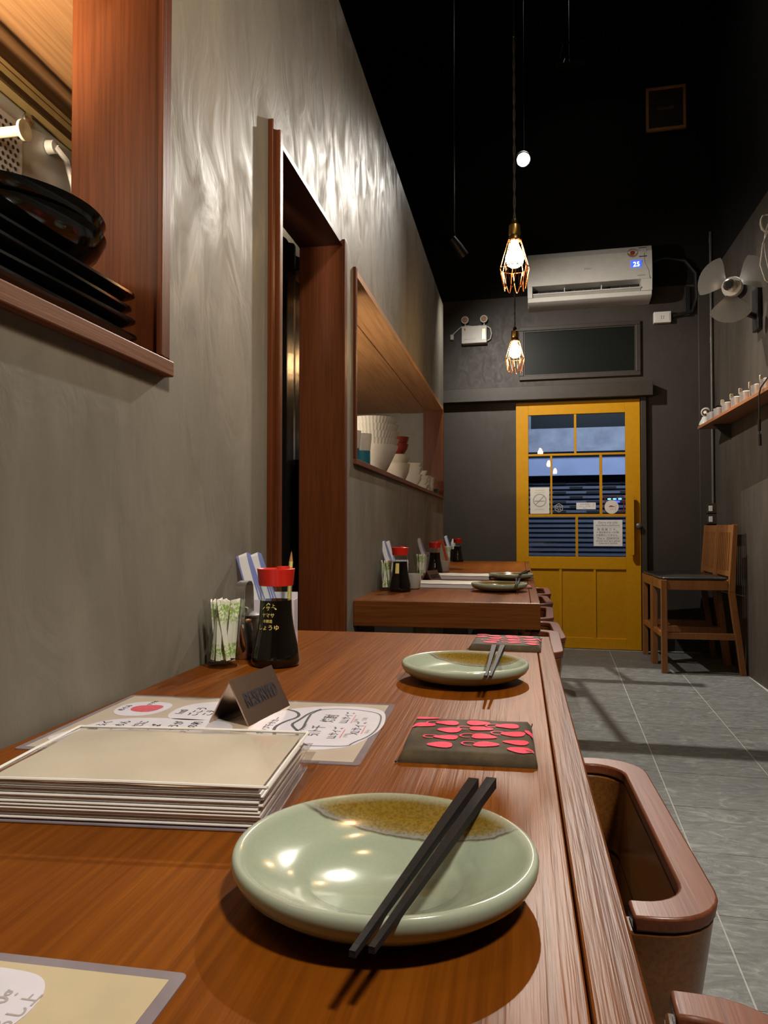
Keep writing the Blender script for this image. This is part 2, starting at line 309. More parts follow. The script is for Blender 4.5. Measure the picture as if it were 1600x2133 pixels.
# ------------------------------------------------------------------ mesh helpers
class MB:
    def __init__(s): s.v = []; s.f = []
    def add(s, vs, fs):
        o = len(s.v); s.v += [tuple(x) for x in vs]; s.f += [tuple(i + o for i in f) for f in fs]; return s
    def box(s, x0, x1, y0, y1, z0, z1):
        return s.add([(x0,y0,z0),(x1,y0,z0),(x1,y1,z0),(x0,y1,z0),(x0,y0,z1),(x1,y0,z1),(x1,y1,z1),(x0,y1,z1)],
                     [(0,3,2,1),(4,5,6,7),(0,1,5,4),(1,2,6,5),(2,3,7,6),(3,0,4,7)])
    def lathe(s, prof, seg=32, c=(0, 0, 0), close=False):
        vs = []; n = len(prof)
        for i in range(seg):
            a = 2 * math.pi * i / seg
            for r, z in prof: vs.append((c[0] + r * math.cos(a), c[1] + r * math.sin(a), c[2] + z))
        fs = []
        for i in range(seg):
            j = (i + 1) % seg
            for k in range(n - 1): fs.append((i*n+k, j*n+k, j*n+k+1, i*n+k+1))
            if close: fs.append((i*n+n-1, j*n+n-1, j*n, i*n))
        if not close:
            if prof[0][0] > 1e-6: fs.append(tuple((seg - 1 - i) * n for i in range(seg)))
            if prof[-1][0] > 1e-6: fs.append(tuple(i * n + n - 1 for i in range(seg)))
        return s.add(vs, fs)
    def tube(s, pts, r, seg=8, cap=True, r2=None):
        pts = [Vector(p) for p in pts]; n = len(pts); vs = []
        t0 = (pts[1] - pts[0]).normalized()
        up = Vector((0, 0, 1)) if abs(t0.z) < 0.9 else Vector((1, 0, 0))
        nrm = t0.cross(up).normalized()
        for i, p in enumerate(pts):
            t = (pts[min(i+1, n-1)] - pts[max(i-1, 0)]).normalized()
            nrm = (nrm - t * nrm.dot(t)).normalized(); bn = t.cross(nrm)
            rr = r if r2 is None else r + (r2 - r) * i / (n - 1)
            for k in range(seg):
                a = 2 * math.pi * k / seg
                vs.append(p + nrm * (rr * math.cos(a)) + bn * (rr * math.sin(a)))
        fs = []
        for i in range(n - 1):
            for k in range(seg):
                k2 = (k + 1) % seg
                fs.append((i*seg+k, i*seg+k2, (i+1)*seg+k2, (i+1)*seg+k))
        if cap: fs.append(tuple(reversed(range(seg)))); fs.append(tuple((n-1)*seg+k for k in range(seg)))
        return s.add(vs, fs)
    def prism(s, poly, h, m=None):
        # poly: 2D points (x, y), extruded in z by h; optional matrix
        n = len(poly); vs = [Vector((x, y, 0)) for x, y in poly] + [Vector((x, y, h)) for x, y in poly]
        if m is not None: vs = [m @ v for v in vs]
        fs = [tuple(reversed(range(n))), tuple(range(n, 2*n))] + [(i, (i+1) % n, (i+1) % n + n, i + n) for i in range(n)]
        return s.add(vs, fs)
    def hexa(s, bottom, top):
        # loft between two quads
        return s.add(list(bottom) + list(top), [(3,2,1,0),(4,5,6,7),(0,1,5,4),(1,2,6,5),(2,3,7,6),(3,0,4,7)])
    def xf(s, m): s.v = [tuple(m @ Vector(v)) for v in s.v]; return s
    def mesh(s, name, mat, smooth=True, angle=35):
        me = bpy.data.meshes.new(name); me.from_pydata(s.v, [], s.f); me.validate()
        me.materials.append(MATS[mat])
        if smooth:
            me.shade_smooth(); me.set_sharp_from_angle(angle=R(angle))
        me.update(); return me
    def build(s, name, mat, parent=None, smooth=True, bevel=0.0, angle=35, loc=None, rot=None):
        o = bpy.data.objects.new(name, s.mesh(name, mat, smooth, angle)); col.objects.link(o)
        if parent: o.parent = parent
        if loc: o.location = loc
        if rot: o.rotation_euler = rot
        if bevel:
            b = o.modifiers.new('bevel', 'BEVEL'); b.width = bevel; b.segments = 2; b.limit_method = 'ANGLE'; b.angle_limit = R(40)
        return o
def box(*a): return MB().box(*a)
def link_mesh(me, name, parent=None, loc=(0,0,0), rot=(0,0,0), scale=(1,1,1)):
    o = bpy.data.objects.new(name, me); col.objects.link(o); o.parent = parent
    o.location = loc; o.rotation_euler = rot; o.scale = scale; return o
def tag(o, label, cat, group=None, kind=None):
    o['label'] = label; o['category'] = cat
    if group: o['group'] = group
    if kind: o['kind'] = kind
    return o
def struct(o, label=None):
    o['kind'] = 'structure'
    if label: o['label'] = label
    return o
def thing(name, label, cat, loc=(0,0,0), rz=0.0, group=None, rot=None):
    o = bpy.data.objects.new(name, None); col.objects.link(o); o.empty_display_size = 0.05
    o.location = loc; o.rotation_euler = rot if rot else (0, 0, rz)
    return tag(o, label, cat, group)
def dup(root, loc, rz=None, label=None, group=None, rot=None):
    def cp(o, par):
        c = o.copy(); col.objects.link(c); c.parent = par
        for ch in o.children: cp(ch, c)
        return c
    r = cp(root, None); r.location = loc
    if rz is not None: r.rotation_euler = (0, 0, rz)
    if rot is not None: r.rotation_euler = rot
    if label: r['label'] = label
    if group: r['group'] = group
    return r
def text_mesh(s, size, extrude=0.0002, align='LEFT', offset=0.0):
    c = bpy.data.curves.new('lettering', 'FONT'); c.body = s; c.size = size; c.extrude = extrude; c.offset = offset
    c.align_x = align; c.resolution_u = 3
    o = bpy.data.objects.new('lettering_tmp', c); col.objects.link(o)
    dg = bpy.context.evaluated_depsgraph_get(); dg.update()
    me = bpy.data.meshes.new_from_object(o.evaluated_get(dg))
    bpy.data.objects.remove(o); bpy.data.curves.remove(c)
    return me
def text(s, size, mat, parent, m, name='lettering', align='LEFT', extrude=0.0002, sx=1.0, offset=0.0):
    me = text_mesh(s, size, extrude, align, offset)
    me.materials.clear(); me.materials.append(MATS[mat])
    o = bpy.data.objects.new(name, me); col.objects.link(o); o.parent = parent
    o.matrix_local = m @ Matrix.Diagonal((sx, 1, 1, 1)); return o
def frame_m(origin, ex, ey):
    ex = Vector(ex).normalized(); ey = Vector(ey); ey = (ey - ex * ey.dot(ex)).normalized(); ez = ex.cross(ey)
    m = Matrix((ex, ey, ez)).transposed().to_4x4(); m.translation = Vector(origin); return m
def arc(cx, cy, r, a0, a1, n):
    return [(cx + r * math.cos(R(a0 + (a1-a0)*i/n)), cy + r * math.sin(R(a0 + (a1-a0)*i/n))) for i in range(n + 1)]
def rrect(x0, x1, y0, y1, r, n=4):
    return (arc(x1-r, y0+r, r, -90, 0, n) + arc(x1-r, y1-r, r, 0, 90, n) + arc(x0+r, y1-r, r, 90, 180, n) + arc(x0+r, y0+r, r, 180, 270, n))

# ------------------------------------------------------------------ frames of the room
A = R(2.93)                                     # floor tiles / end wall are turned against the kitchen wall
RX = Vector((math.cos(A), -math.sin(A), 0)); RY = Vector((math.sin(A), math.cos(A), 0))
D0 = Vector((0.970, 6.359, 0.0))                # foot of the yellow door's right edge, on the end wall
def W(u, d, z): return D0 + RX * u - RY * d + Vector((0, 0, z))      # u along the end wall, d out of it
WALL_D = -0.045                                 # end wall face lies behind the door leaf
def far_thing(name, label, cat, u=0, d=0, z=0, group=None): return thing(name, label, cat, W(u, d, z), -A, group)
B = R(1.5)
RWY = Vector((math.sin(B), math.cos(B), 0)); RW0 = Vector((1.535, 6.33, 0))
def rw_x(y): return RW0.x + (y - RW0.y) * math.tan(B)
XL = -0.55; XI = -0.675                         # room face and kitchen face of the left wall

# ------------------------------------------------------------------ shell
fl = struct(box(-2.75, 2.2, -3.0, 7.0, -0.16, -0.0012).build('floor', 'grout', None, False), 'grey slate floor tiles with pale grout lines')
tile_me = MB().hexa([(0.0015,0.0015,-0.012),(0.4185,0.0015,-0.012),(0.4185,0.3885,-0.012),(0.0015,0.3885,-0.012)],
                    [(0.0022,0.0022,0),(0.4178,0.0022,0),(0.4178,0.3878,0),(0.0022,0.3878,0)]).mesh('tile', 'slate_tile', False)
O = Vector((0.714, 6.337, 0))
for k in range(-4, 2):
    for n in range(0, 19):
        v = -0.05 - 0.39 * (n + 1) + 0.39
        p = O + RX * (0.42 * k) + RY * (v - 0.39 + 0.05)
        if p.y > 6.4 or p.x < -0.95: continue
        link_mesh(tile_me, 'tile', fl, p, (0, 0, -A))
# left kitchen wall with three openings
m = MB()
for y0, y1, z0, z1 in [(-3.0,0.22,0,2.64),(0.22,1.085,0,1.225),(0.22,1.085,1.90,2.64),(1.085,1.59,0,2.64),(1.59,2.31,1.90,2.64),
                       (2.31,2.45,0,2.64),(2.45,5.40,0,1.205),(2.45,5.40,1.875,2.64),(5.40,5.45,0,2.64)]:
    m.box(XI, XL, y0, y1, z0, z1)
struct(m.build('wall_left', 'plaster_left', None, False), 'streaky grey-brown polished plaster wall along the counter')
# kitchen box behind it
struct(box(-2.75, XI, -3.0, 5.45, 2.63, 2.64).build('ceiling_kitchen', 'paint_black', None, False))
struct(box(-1.90, XI - 0.001, 1.4, 5.45, 2.615, 2.629).build('ceiling_kitchen_upper', 'kitchen_pale', None, False))
kc = struct(MB().box(-1.9, -0.87, -0.5, 1.50, 1.86, 1.875).box(-1.9, -0.87, 2.42, 5.48, 1.855, 1.87).build('ceiling_kitchen_lining', 'plywood', None, False), 'pale plywood lining of the kitchen ceiling')
for y0, y1, z in [(-0.5, 1.50, 1.855), (2.42, 5.48, 1.85)]:
    box(-0.868, XI, y0, y1, z, z + 0.015).build('panel', 'plywood', kc, False)
struct(box(-2.75, -2.60, -3.0, 7.0, 0, 5.35).build('wall_side', 'paint_black', None, False))
struct(box(-1.95, -1.90, -0.5, 5.5, 0, 2.62).build('wall_kitchen_back', 'kitchen_pale', None, False), 'pale kitchen wall behind the serving hatches')
struct(box(-1.90, XI, 5.48, 5.53, 0, 2.62).build('wall_kitchen_end', 'kitchen_grey', None, False), 'grey kitchen end wall behind the stacked bowls')
struct(box(-2.75, 2.2, -3.1, -3.0, 0, 5.35).build('wall_back', 'plaster_right', None, False))
struct(box(-2.75, 2.4, -3.1, 7.0, 5.35, 5.45).build('ceiling', 'paint_black', None, False))
# right wall
m = MB(); L = 9.6
m.box(0, 0.15, -L, 0.25, 0, 3.05)
o = m.build('wall_right', 'plaster_right', None, False); o.location = RW0; o.rotation_euler = (0, 0, -B); struct(o, 'dark brown brushed plaster wall on the right')
o = box(0, 0.15, -L, 0.25, 3.0502, 5.35).build('wall_right_upper', 'paint_black', None, False); o.location = RW0; o.rotation_euler = (0, 0, -B); struct(o, 'upper part of the right wall, coloured black for the lamplight fading out')  # black colour stands in for the lamplight cutting off up here
# end wall with the door opening and fanlight opening
m = MB()
for u0, u1, z0, z1 in [(-3.9,-0.955,0,2.98),(-0.045,0.75,0,2.98),(-0.955,-0.045,2.00,2.98)]:
    m.box(u0, u1, 0.045, 0.20, z0, z1)
o = m.build('wall_far', 'paint_far', None, False); o.location = D0; o.rotation_euler = (0, 0, -A); struct(o, 'dark painted end wall around the yellow door')
o = box(-3.9, 0.75, 0.045, 0.20, 2.9802, 5.35).build('wall_far_upper', 'paint_black', None, False); o.location = D0; o.rotation_euler = (0, 0, -A); struct(o, 'upper part of the end wall, coloured black for the lamplight fading out')  # end of the lamplight put into the colour as black
# pilaster beside the corner
o = box(0.452, 0.60, 0.0, 0.05, 0, 2.98).build('trim_1', 'paint_far', None, False, 0.004); o.location = D0; o.rotation_euler = (0,0,-A); struct(o, 'shallow dark pilaster in the right corner')
# header beam over the sliding door
o = box(-2.2, 0.095, -0.075, 0.046, 2.072, 2.185).build('trim_2', 'paint_trim', None, False, 0.003); o.location = D0; o.rotation_euler = (0,0,-A); struct(o, 'brown boxed rail above the sliding door')
# door post
o = box(0.006, 0.048, -0.012, 0.046, 0.0, 2.07).build('trim_3', 'paint_trim', None, False, 0.003); o.location = D0; o.rotation_euler = (0,0,-A); struct(o, 'brown post at the lock side of the yellow door')
# fanlight
fw = thing('window_1', 'dark fanlight pane in a brown frame above the door', 'window', D0, -A); del fw['category']; fw['kind'] = 'structure'
for a_ in [(-0.972,0.012,2.255,2.290),(-0.972,0.012,2.675,2.708),(-0.972,-0.935,2.290,2.675),(-0.025,0.012,2.290,2.675)]:
    box(a_[0], a_[1], 0.018, 0.046, a_[2], a_[3]).build('window_frame', 'paint_trim', fw, False, 0.003)
for a_ in [(-0.935,-0.025,2.290,2.300),(-0.935,-0.025,2.665,2.675),(-0.935,-0.925,2.300,2.665),(-0.035,-0.025,2.300,2.665)]:
    box(a_[0], a_[1], 0.030, 0.046, a_[2], a_[3]).build('window_bead', 'paint_trim', fw, False)
box(-0.925, -0.035, 0.041, 0.0455, 2.300, 2.665).build('pane', 'window_dark', fw, False)

# ------------------------------------------------------------------ timber of the openings in the left wall
o = thing('trim_4', 'reddish wooden lining of the nearest serving hatch', 'trim'); del o['category']; struct(o)
box(-0.697, -0.538, 1.060, 1.084, 1.251, 1.898).build('jamb', 'wood_trim', o, False, 0.002)
box(-0.545, -0.536, 1.050, 1.062, 1.251, 1.898).build('bead', 'wood_trim', o, False, 0.002)
box(-1.20, -0.535, 0.20, 1.092, 1.2255, 1.250).build('sill', 'wood_sill', o, False, 0.002)
o = thing('trim_5', 'dark reddish wooden lining of the kitchen doorway', 'trim'); del o['category']; struct(o)
box(-0.690, -0.538, 1.574, 1.600, 0.0, 1.905).build('jamb', 'wood_trim', o, False, 0.002)
box(-0.560, -0.530, 1.600, 1.622, 0.0, 1.893).build('door_stop', 'wood_trim', o, False, 0.002)
box(-0.690, -0.540, 2.278, 2.312, 0.0, 1.905).build('jamb', 'wood_trim', o, False, 0.002)
box(-0.690, -0.549, 1.601, 2.277, 1.886, 1.8995).build('head', 'wood_head', o, False)
o = thing('trim_6', 'wooden lining of the far serving hatch', 'trim'); del o['category']; struct(o)
box(-0.690, -0.540, 2.440, 2.462, 1.2255, 1.874).build('jamb', 'wood_trim', o, False, 0.002)
box(-0.690, -0.542, 5.385, 5.404, 1.2255, 1.874).build('jamb', 'wood_trim', o, False, 0.002)
box(-0.690, -0.546, 2.463, 5.384, 1.852, 1.8745).build('head', 'plywood', o, False)
box(-1.20, -0.538, 2.440, 5.404, 1.2055, 1.2250).build('sill', 'wood_sill', o, False, 0.002)

# black vinyl curtain in the doorway
cm = MB(); nx = 40
prev = None
vs = []; fs = []
for i in range(nx + 1):
    y = 1.45 + 1.25 * i / nx
    x = -0.755 + 0.010 * math.sin(i * 0.9) + 0.006 * math.sin(i * 2.1)
    top = 1.945 - 0.010 * math.sin(math.pi * ((i * 2.6) % nx) / nx) + 0.004 * math.sin(i * 1.7)
    for k in range(9):
        z = 0.02 + (top - 0.02) * k / 8
        vs += [(x - 0.0015, y, z), (x + 0.0015, y, z)]
for i in range(nx):
    for k in range(8):
        a_ = (i * 9 + k) * 2; b_ = ((i + 1) * 9 + k) * 2
        fs += [(a_+1, b_+1, b_+3, a_+3), (a_, a_+2, b_+2, b_)]
    a_ = (i * 9 + 8) * 2; b_ = ((i + 1) * 9 + 8) * 2
    fs.append((a_, a_ + 1, b_ + 1, b_))
tag(cm.add(vs, fs).build('doorway_curtain', 'black_vinyl'), 'black vinyl curtain hanging in the kitchen doorway', 'curtain')

# ------------------------------------------------------------------ counters
def counter(y0, y1, label, panel_y):
    t = thing('counter', label, 'counter', (-0.25, (y0 + y1) / 2, 0))
    lx = lambda x: x + 0.25
    ly = lambda y: y - (y0 + y1) / 2
    box(lx(XL + 0.001), lx(0.0325), ly(y0), ly(y1), 0.664, 0.750).build('board', 'wood_counter', t, False, 0.0012)
    box(lx(0.0336), lx(0.0635), ly(y0), ly(y1), 0.662, 0.7497).build('edge_board', 'wood_counter_edge', t, False, 0.002)
    box(lx(XL + 0.001), lx(0.0635), ly(y0 - 0.0125), ly(y0 - 0.0005), 0.664, 0.7490).build('end_board', 'wood_fascia', t, False, 0.002)
    for py, x0, x1 in panel_y:
        box(lx(x0), lx(x1), ly(py - 0.012), ly(py + 0.012), 0.0, 0.6635).build('support_panel', 'steel_panel', t, False)
    box(lx(XL + 0.001), lx(-0.49), ly(y0 + 0.05), ly(y1 - 0.02), 0.60, 0.6635).build('batten', 'paint_trim', t, False)
    return t
counter(-0.75, 1.690, 'nearest wooden bar counter with the large menu binder and two green plates', [(-0.3, XL + 0.01, -0.30), (1.45, XL + 0.01, -0.30)])
counter(2.455, 5.63, 'far wooden bar counter past the kitchen doorway, running towards the yellow door', [(2.52, XL + 0.01, -0.36), (5.3, XL + 0.01, -0.36)])

# ------------------------------------------------------------------ tub chairs along the counters
def u_path(x0, xb, hw, r, n=7):
    return [(x0, -hw)] + arc(xb - r, -hw + r, r, -90, 0, n) + arc(xb - r, hw - r, r, 0, 90, n) + [(x0, hw)]
def band(z0, z1, x0, xb0, xb1, hw0, hw1, t, r=0.065):
    mb = MB(); rings = []
    for (z, xb, hw) in ((z0, xb0, hw0), (z1, xb1, hw1)):
        rings.append([(x, y, z) for x, y in u_path(x0, xb, hw, r)])
        rings.append([(x, y, z) for x, y in u_path(x0, xb - t, hw - t, max(0.02, r - t * 0.6))])
    n = len(rings[0]); vs = sum(rings, []); fs = []
    ob, ib, ot, it = 0, n, 2 * n, 3 * n
    for i in range(n - 1):
        fs += [(ob+i, ob+i+1, ot+i+1, ot+i), (ib+i+1, ib+i, it+i, it+i+1), (ot+i, ot+i+1, it+i+1, it+i), (ob+i+1, ob+i, ib+i, ib+i+1)]
    fs += [(ob, ot, it, ib), (ob+n-1, ib+n-1, it+n-1, ot+n-1)]
    return mb.add(vs, fs)
def make_chair(label, group):
    t = thing('tub_chair', label, 'chair', (0, 0, 0), 0, group)
    # local: back at +x (0.19), faces -x; rim height 0.62
    band(0.604, 0.620, 0.100, 0.189, 0.191, 0.249, 0.251, 0.034).build('rim', 'wood_chair_rim', t, True, 0.003, 40)
    band(0.500, 0.6035, 0.095, 0.176, 0.188, 0.236, 0.248, 0.032).build('back_band', 'wood_chair', t, True, 0.003, 40)
    band(0.405, 0.497, 0.030, 0.162, 0.175, 0.223, 0.235, 0.030).build('back_band', 'wood_chair', t, True, 0.003, 40)
    band(0.310, 0.402, -0.12, 0.148, 0.161, 0.209, 0.222, 0.028).build('back_band', 'wood_chair', t, True, 0.003, 40)
    MB().prism(rrect(-0.22, 0.130, -0.190, 0.190, 0.05), 0.035, Matrix.Translation((0, 0, 0.400))).build('seat', 'leather_dark', t, True, 0.008, 40)
    MB().prism(rrect(-0.21, 0.120, -0.180, 0.180, 0.05), 0.06, Matrix.Translation((0, 0, 0.339))).build('seat_frame', 'wood_chair', t, True, 0.002, 40)
    for sx, sy in ((-0.18, -0.155), (-0.18, 0.155), (0.095, -0.155), (0.095, 0.155)):
        MB().hexa([(sx-.016+sx*.05,sy-.016+sy*.05,0),(sx+.016+sx*.05,sy-.016+sy*.05,0),(sx+.016+sx*.05,sy+.016+sy*.05,0),(sx-.016+sx*.05,sy+.016+sy*.05,0)],
                  [(sx-.02,sy-.02,.3385),(sx+.02,sy-.02,.3385),(sx+.02,sy+.02,.3385),(sx-.02,sy+.02,.3385)]).build('leg', 'wood_chair', t, False, 0.003)
    return t
CG = 'lacquered tub chairs along the counters'
c0 = make_chair('reddish-brown lacquered tub chair in the bottom right corner, mostly cut off', CG)
c0.location = (0.003, 0.390, 0); c0.rotation_euler = (0, 0, R(-3))
dup(c0, (0.000, 0.995, 0), R(1), 'dark brown tub chair beside the nearest counter, whose open inside is fully seen', CG)
ca = dup(c0, (-0.072, 2.262, 0), R(-1), 'brown tub chair at the gap between the two counters', CG); ca.scale = (1.0, 0.94, 1.064)
for i, (y, x, lab) in enumerate([(2.81, -0.040, 'tub chair tucked under the near end of the far counter'),
                                 (3.40, -0.045, 'second tub chair along the far counter, bright light on its rim'),
                                 (4.00, -0.035, 'third tub chair along the far counter'),
                                 (4.58, -0.015, 'last tub chair along the far counter, in front of the yellow door')]):
    dup(c0, (x, y, 0), R([1, -2, 2, 0][i]), lab, CG)

# ------------------------------------------------------------------ things on the nearest counter
T = 0.750
plate_prof = [(0.0, 0.006), (0.048, 0.006), (0.052, 0.010), (0.066, 0.0145), (0.082, 0.021), (0.0905, 0.0275), (0.0935, 0.0300), (0.0955, 0.0307), (0.0978, 0.0300), (0.0992, 0.0270),
              (0.0988, 0.0225), (0.0955, 0.0165), (0.086, 0.0095), (0.070, 0.0045), (0.058, 0.0022), (0.0545, 0.0), (0.047, 0.0), (0.045, 0.0025), (0.0, 0.0025)]
plate_me = MB().lathe(plate_prof, 72).mesh('plate', 'celadon_glaze', True, 60)
def plate(loc, rz, label, sc=(1, 1, 1)):
    o = link_mesh(plate_me, 'plate', None, loc, (0, 0, rz), sc)
    return tag(o, label, 'plate', 'green glazed plates on the counters')
plate((-0.088, 0.486, T), R(0), 'large green glazed plate with olive-brown rim patch, nearest the camera', (1.0, 0.97, 1.0))
plate((-0.086, 1.180, T), R(-4), 'green glazed plate behind the red-patterned napkin on the nearest counter', (1.0, 1.0, 1.0))
plate((-0.079, 2.90, T), R(8), 'nearer green plate on the far counter', (1.08, 1, 1.05))
plate((-0.042, 3.56, T), R(0), 'farther green plate on the far counter', (1.05, 1, 1))
def stick_me():
    l = 0.246; a_, b_ = 0.0040, 0.0017
    return MB().hexa([(-b_,0,-b_),(b_,0,-b_),(b_,0,b_),(-b_,0,b_)], [(-a_,l,-a_),(a_,l,-a_),(a_,l,a_),(-a_,l,a_)]).mesh('chopstick', 'black_wood', False)
sm = stick_me()
def stick(tip, end, label, roll=0.0, group=None, mat=None):
    tip = Vector(tip); end = Vector(end); d = (end - tip)
    o = link_mesh(sm, 'chopstick', None, tip)
    o.rotation_euler = d.to_track_quat('Y', 'Z').to_euler()
    return tag(o, label, 'chopstick', group)
# resting on the far and near rim of the plate
stick((-0.0800, 0.354, 0.7824), (-0.0365, 0.597, 0.7862), 'left one of the two black chopsticks across the large plate', group='black chopsticks')
stick((-0.0715, 0.359, 0.7824), (-0.0230, 0.600, 0.7862), 'right one of the two black chopsticks across the large plate', group='black chopsticks')
stick((-0.0470, 1.045, 0.7826), (-0.0440, 1.291, 0.7858), 'left one of the two black chopsticks on the plate behind the napkin', group='black chopsticks')
stick((-0.0410, 1.045, 0.7826), (-0.0300, 1.290, 0.7858), 'right one of the two black chopsticks on the plate behind the napkin', group='black chopsticks')
stick((-0.015, 2.785, 0.7845), (-0.0145, 3.03, 0.7875), 'left chopstick on the nearer plate of the far counter', group='black chopsticks')
stick((-0.009, 2.785, 0.7845), (-0.0020, 3.03, 0.7875), 'right chopstick on the nearer plate of the far counter', group='black chopsticks')
stick((-0.005, 3.440, 0.7828), (0.030, 3.683, 0.7860), 'left chopstick on the farther plate of the far counter', group='black chopsticks')
stick((0.001, 3.439, 0.7828), (0.044, 3.681, 0.7860), 'right chopstick on the farther plate of the far counter', group='black chopsticks')

# patterned napkins
def napkin(loc, rz, label, w_=0.139, l_=0.144, h_=0.012):
    t = thing('napkin', label, 'napkin', loc, rz, 'red-patterned napkins')
    n = 22; vs = []; fs = []
    def hh(x, y):
        e = min(1, (w_/2 - abs(x)) / 0.010, (l_/2 - abs(y)) / 0.010); e = max(0, e)
        return 0.0035 + (h_ - 0.0035) * math.sqrt(max(0, 1 - (1 - e) ** 2)) + 0.0006 * math.sin(x * 90 + 1) * math.cos(y * 80)
    for j in range(n + 1):
        for i in range(n + 1):
            s_ = lambda q: math.copysign(abs(q) ** 0.75, q)
            x = w_/2 * s_(2*i/n - 1); y = l_/2 * s_(2*j/n - 1)
            vs.append((x, y, hh(x, y)))
    for j in range(n):
        for i in range(n):
            a_ = j*(n+1)+i; fs.append((a_, a_+1, a_+n+2, a_+n+1))
    ring = [i for i in range(n+1)] + [j*(n+1)+n for j in range(1, n+1)] + [n*(n+1)+i for i in range(n-1, -1, -1)] + [j*(n+1) for j in range(n-1, 0, -1)]
    o_ = len(vs); vs += [(vs[i][0], vs[i][1], 0.0) for i in ring]; k = len(ring)
    for q in range(k): fs.append((ring[q], o_+q, o_+(q+1) % k, ring[(q+1) % k]))
    fs.append(tuple(o_ + q for q in reversed(range(k))))
    MB().add(vs, fs).build('cloth', 'fabric_olive', t, True, angle=60)
    # printed motifs: a pink drop with a looped handle
    motifs = [(-0.034, 0.040, 0), (-0.001, 0.047, 1), (0.034, 0.036, 0), (0.003, 0.022, 0), (-0.030, 0.012, 1), (0.040, 0.006, 0),
              (0.007, -0.010, 0), (-0.032, -0.018, 0), (0.042, -0.028, 1), (0.010, -0.038, 0), (-0.036, -0.048, 1), (0.046, -0.054, 1), (-0.062, 0.030, 1), (0.064, 0.016, 1), (-0.060, 0.064, 1)]
    pb = MB()
    def clampxy(x, y): return max(-w_/2+.001, min(w_/2-.001, x)), max(-l_/2+.001, min(l_/2-.001, y))
    for mx_, my_, plainone in motifs:
        pts = []
        for i in range(18):
            a_ = 2*math.pi*i/18; rr = 0.0112 * (1 + 0.12*math.cos(3*a_ + mx_*90))
            x, y = clampxy(mx_ + 0.008 + rr*1.20*math.cos(a_), my_ + rr*0.85*math.sin(a_)); pts.append((x, y, hh(x, y) + 0.0009))
        c = len(pts); cx_ = sum(p[0] for p in pts)/c; cy_ = sum(p[1] for p in pts)/c
        pb.add(pts + [(cx_, cy_, hh(cx_, cy_) + 0.0010)], [(i, (i+1) % c, c) for i in range(c)])
        if not plainone:
            o1 = []
            for i in range(11):
                a_ = R(40 + 250*i/10); 
                for rr in (0.0056, 0.0076):
                    x, y = clampxy(mx_ - 0.009 + rr*1.2*math.cos(a_), my_ + 0.001 + rr*math.sin(a_)); o1.append((x, y, hh(x, y) + 0.0009))
            pb.add(o1, [(2*i, 2*i+1, 2*i+3, 2*i+2) for i in range(10)])
    pb.build('print', 'fabric_pink', t, False)
    MB().tube([(-w_/2, -l_/2, .003), (-w_/2-.002, -l_/2-.004, .002)], 0.0012, 5).build('thread', 'fabric_olive', t)
    MB().tube([(w_/2, l_/2, .004), (w_/2+.001, l_/2+.005, .006)], 0.0008, 5).build('thread', 'fabric_olive', t)
    return t
nk = napkin((-0.055, 0.826, T), R(1.5), 'olive-brown cloth napkin printed with pink kettles, behind the large plate')
dup(nk, (-0.028, 1.545, T), R(-2), 'olive-brown cloth napkin with pink prints at the far end of the nearest counter')

# laminated menus
def sheet(w_, l_, name, label, loc, rz, paper, edge=0.008):
    t = thing(name, label, 'menu', loc, rz)
    MB().prism(rrect(-w_/2, w_/2, -l_/2, l_/2, 0.004, 3), 0.0010).build('laminate', 'laminate_edge', t, False)
    box(-w_/2+edge, w_/2-edge, -l_/2+edge, l_/2-edge, 0.00105, 0.0013).build('paper', paper, t, False)
    return t
sx0, sy0 = -0.351, 0.859
sh = sheet(0.378, 0.262, 'laminated_menu', 'wide laminated menu sheet with handwriting under the reserved sign', (sx0, sy0, T), R(1.5), 'kraft_paper')
inv = Matrix.Rotation(-R(1.5), 4, 'Z')
def loc2(x, y):
    v = inv @ Vector((x - sx0, y - sy0, 0)); return (v.x, v.y)
def blob(pts, name, mat, z, parent, h=0.0002, smoothn=3):
    p = [Vector(q).to_2d() for q in [(a_, b_, 0) for a_, b_ in pts]]
    for _ in range(smoothn):
        q = []
        for i in range(len(p)):
            a_, b_ = p[i], p[(i+1) % len(p)]; q += [a_*0.75 + b_*0.25, a_*0.25 + b_*0.75]
        p = q
    MB().prism([(v.x, v.y) for v in p], h, Matrix.Translation((0, 0, z))).build(name, mat, parent, False)
def stroke(pts, wd, mat, z, parent, closed=False, name='ink_line'):
    p = [Vector((a_, b_)) for a_, b_ in pts]; mb = MB(); vs = []
    n = len(p)
    for i in range(n):
        a_ = p[i-1] if (i > 0 or closed) else p[i]; b_ = p[(i+1) % n] if (i < n-1 or closed) else p[i]
        d = (b_ - a_).normalized(); nn = Vector((-d.y, d.x)) * wd/2
        vs += [(p[i].x+nn.x, p[i].y+nn.y, z), (p[i].x-nn.x, p[i].y-nn.y, z)]
    fs = [(2*i, 2*i+1, 2*((i+1) % n)+1, 2*((i+1) % n)) for i in range(n if closed else n-1)]
    mb.add(vs, fs).build(name, mat, parent, False)
def smooth(pts, it=2, closed=False):
    p = [Vector(q) for q in pts]
    for _ in range(it):
        q = [] if closed else [p[0]]
        for i in range(len(p) if closed else len(p)-1):
            a_, b_ = p[i], p[(i+1) % len(p)]; q += [a_*0.75+b_*0.25, a_*0.25+b_*0.75]
        if not closed: q.append(p[-1])
        p = q
    return [(v.x, v.y) for v in p]
cloud = [(-0.215,0.772),(-0.240,0.775),(-0.300,0.800),(-0.318,0.850),(-0.310,0.935),(-0.262,0.965),(-0.212,0.972),(-0.178,0.962),(-0.166,0.930),(-0.160,0.870),(-0.170,0.822),(-0.182,0.790)]
cl = [loc2(*q) for q in cloud]
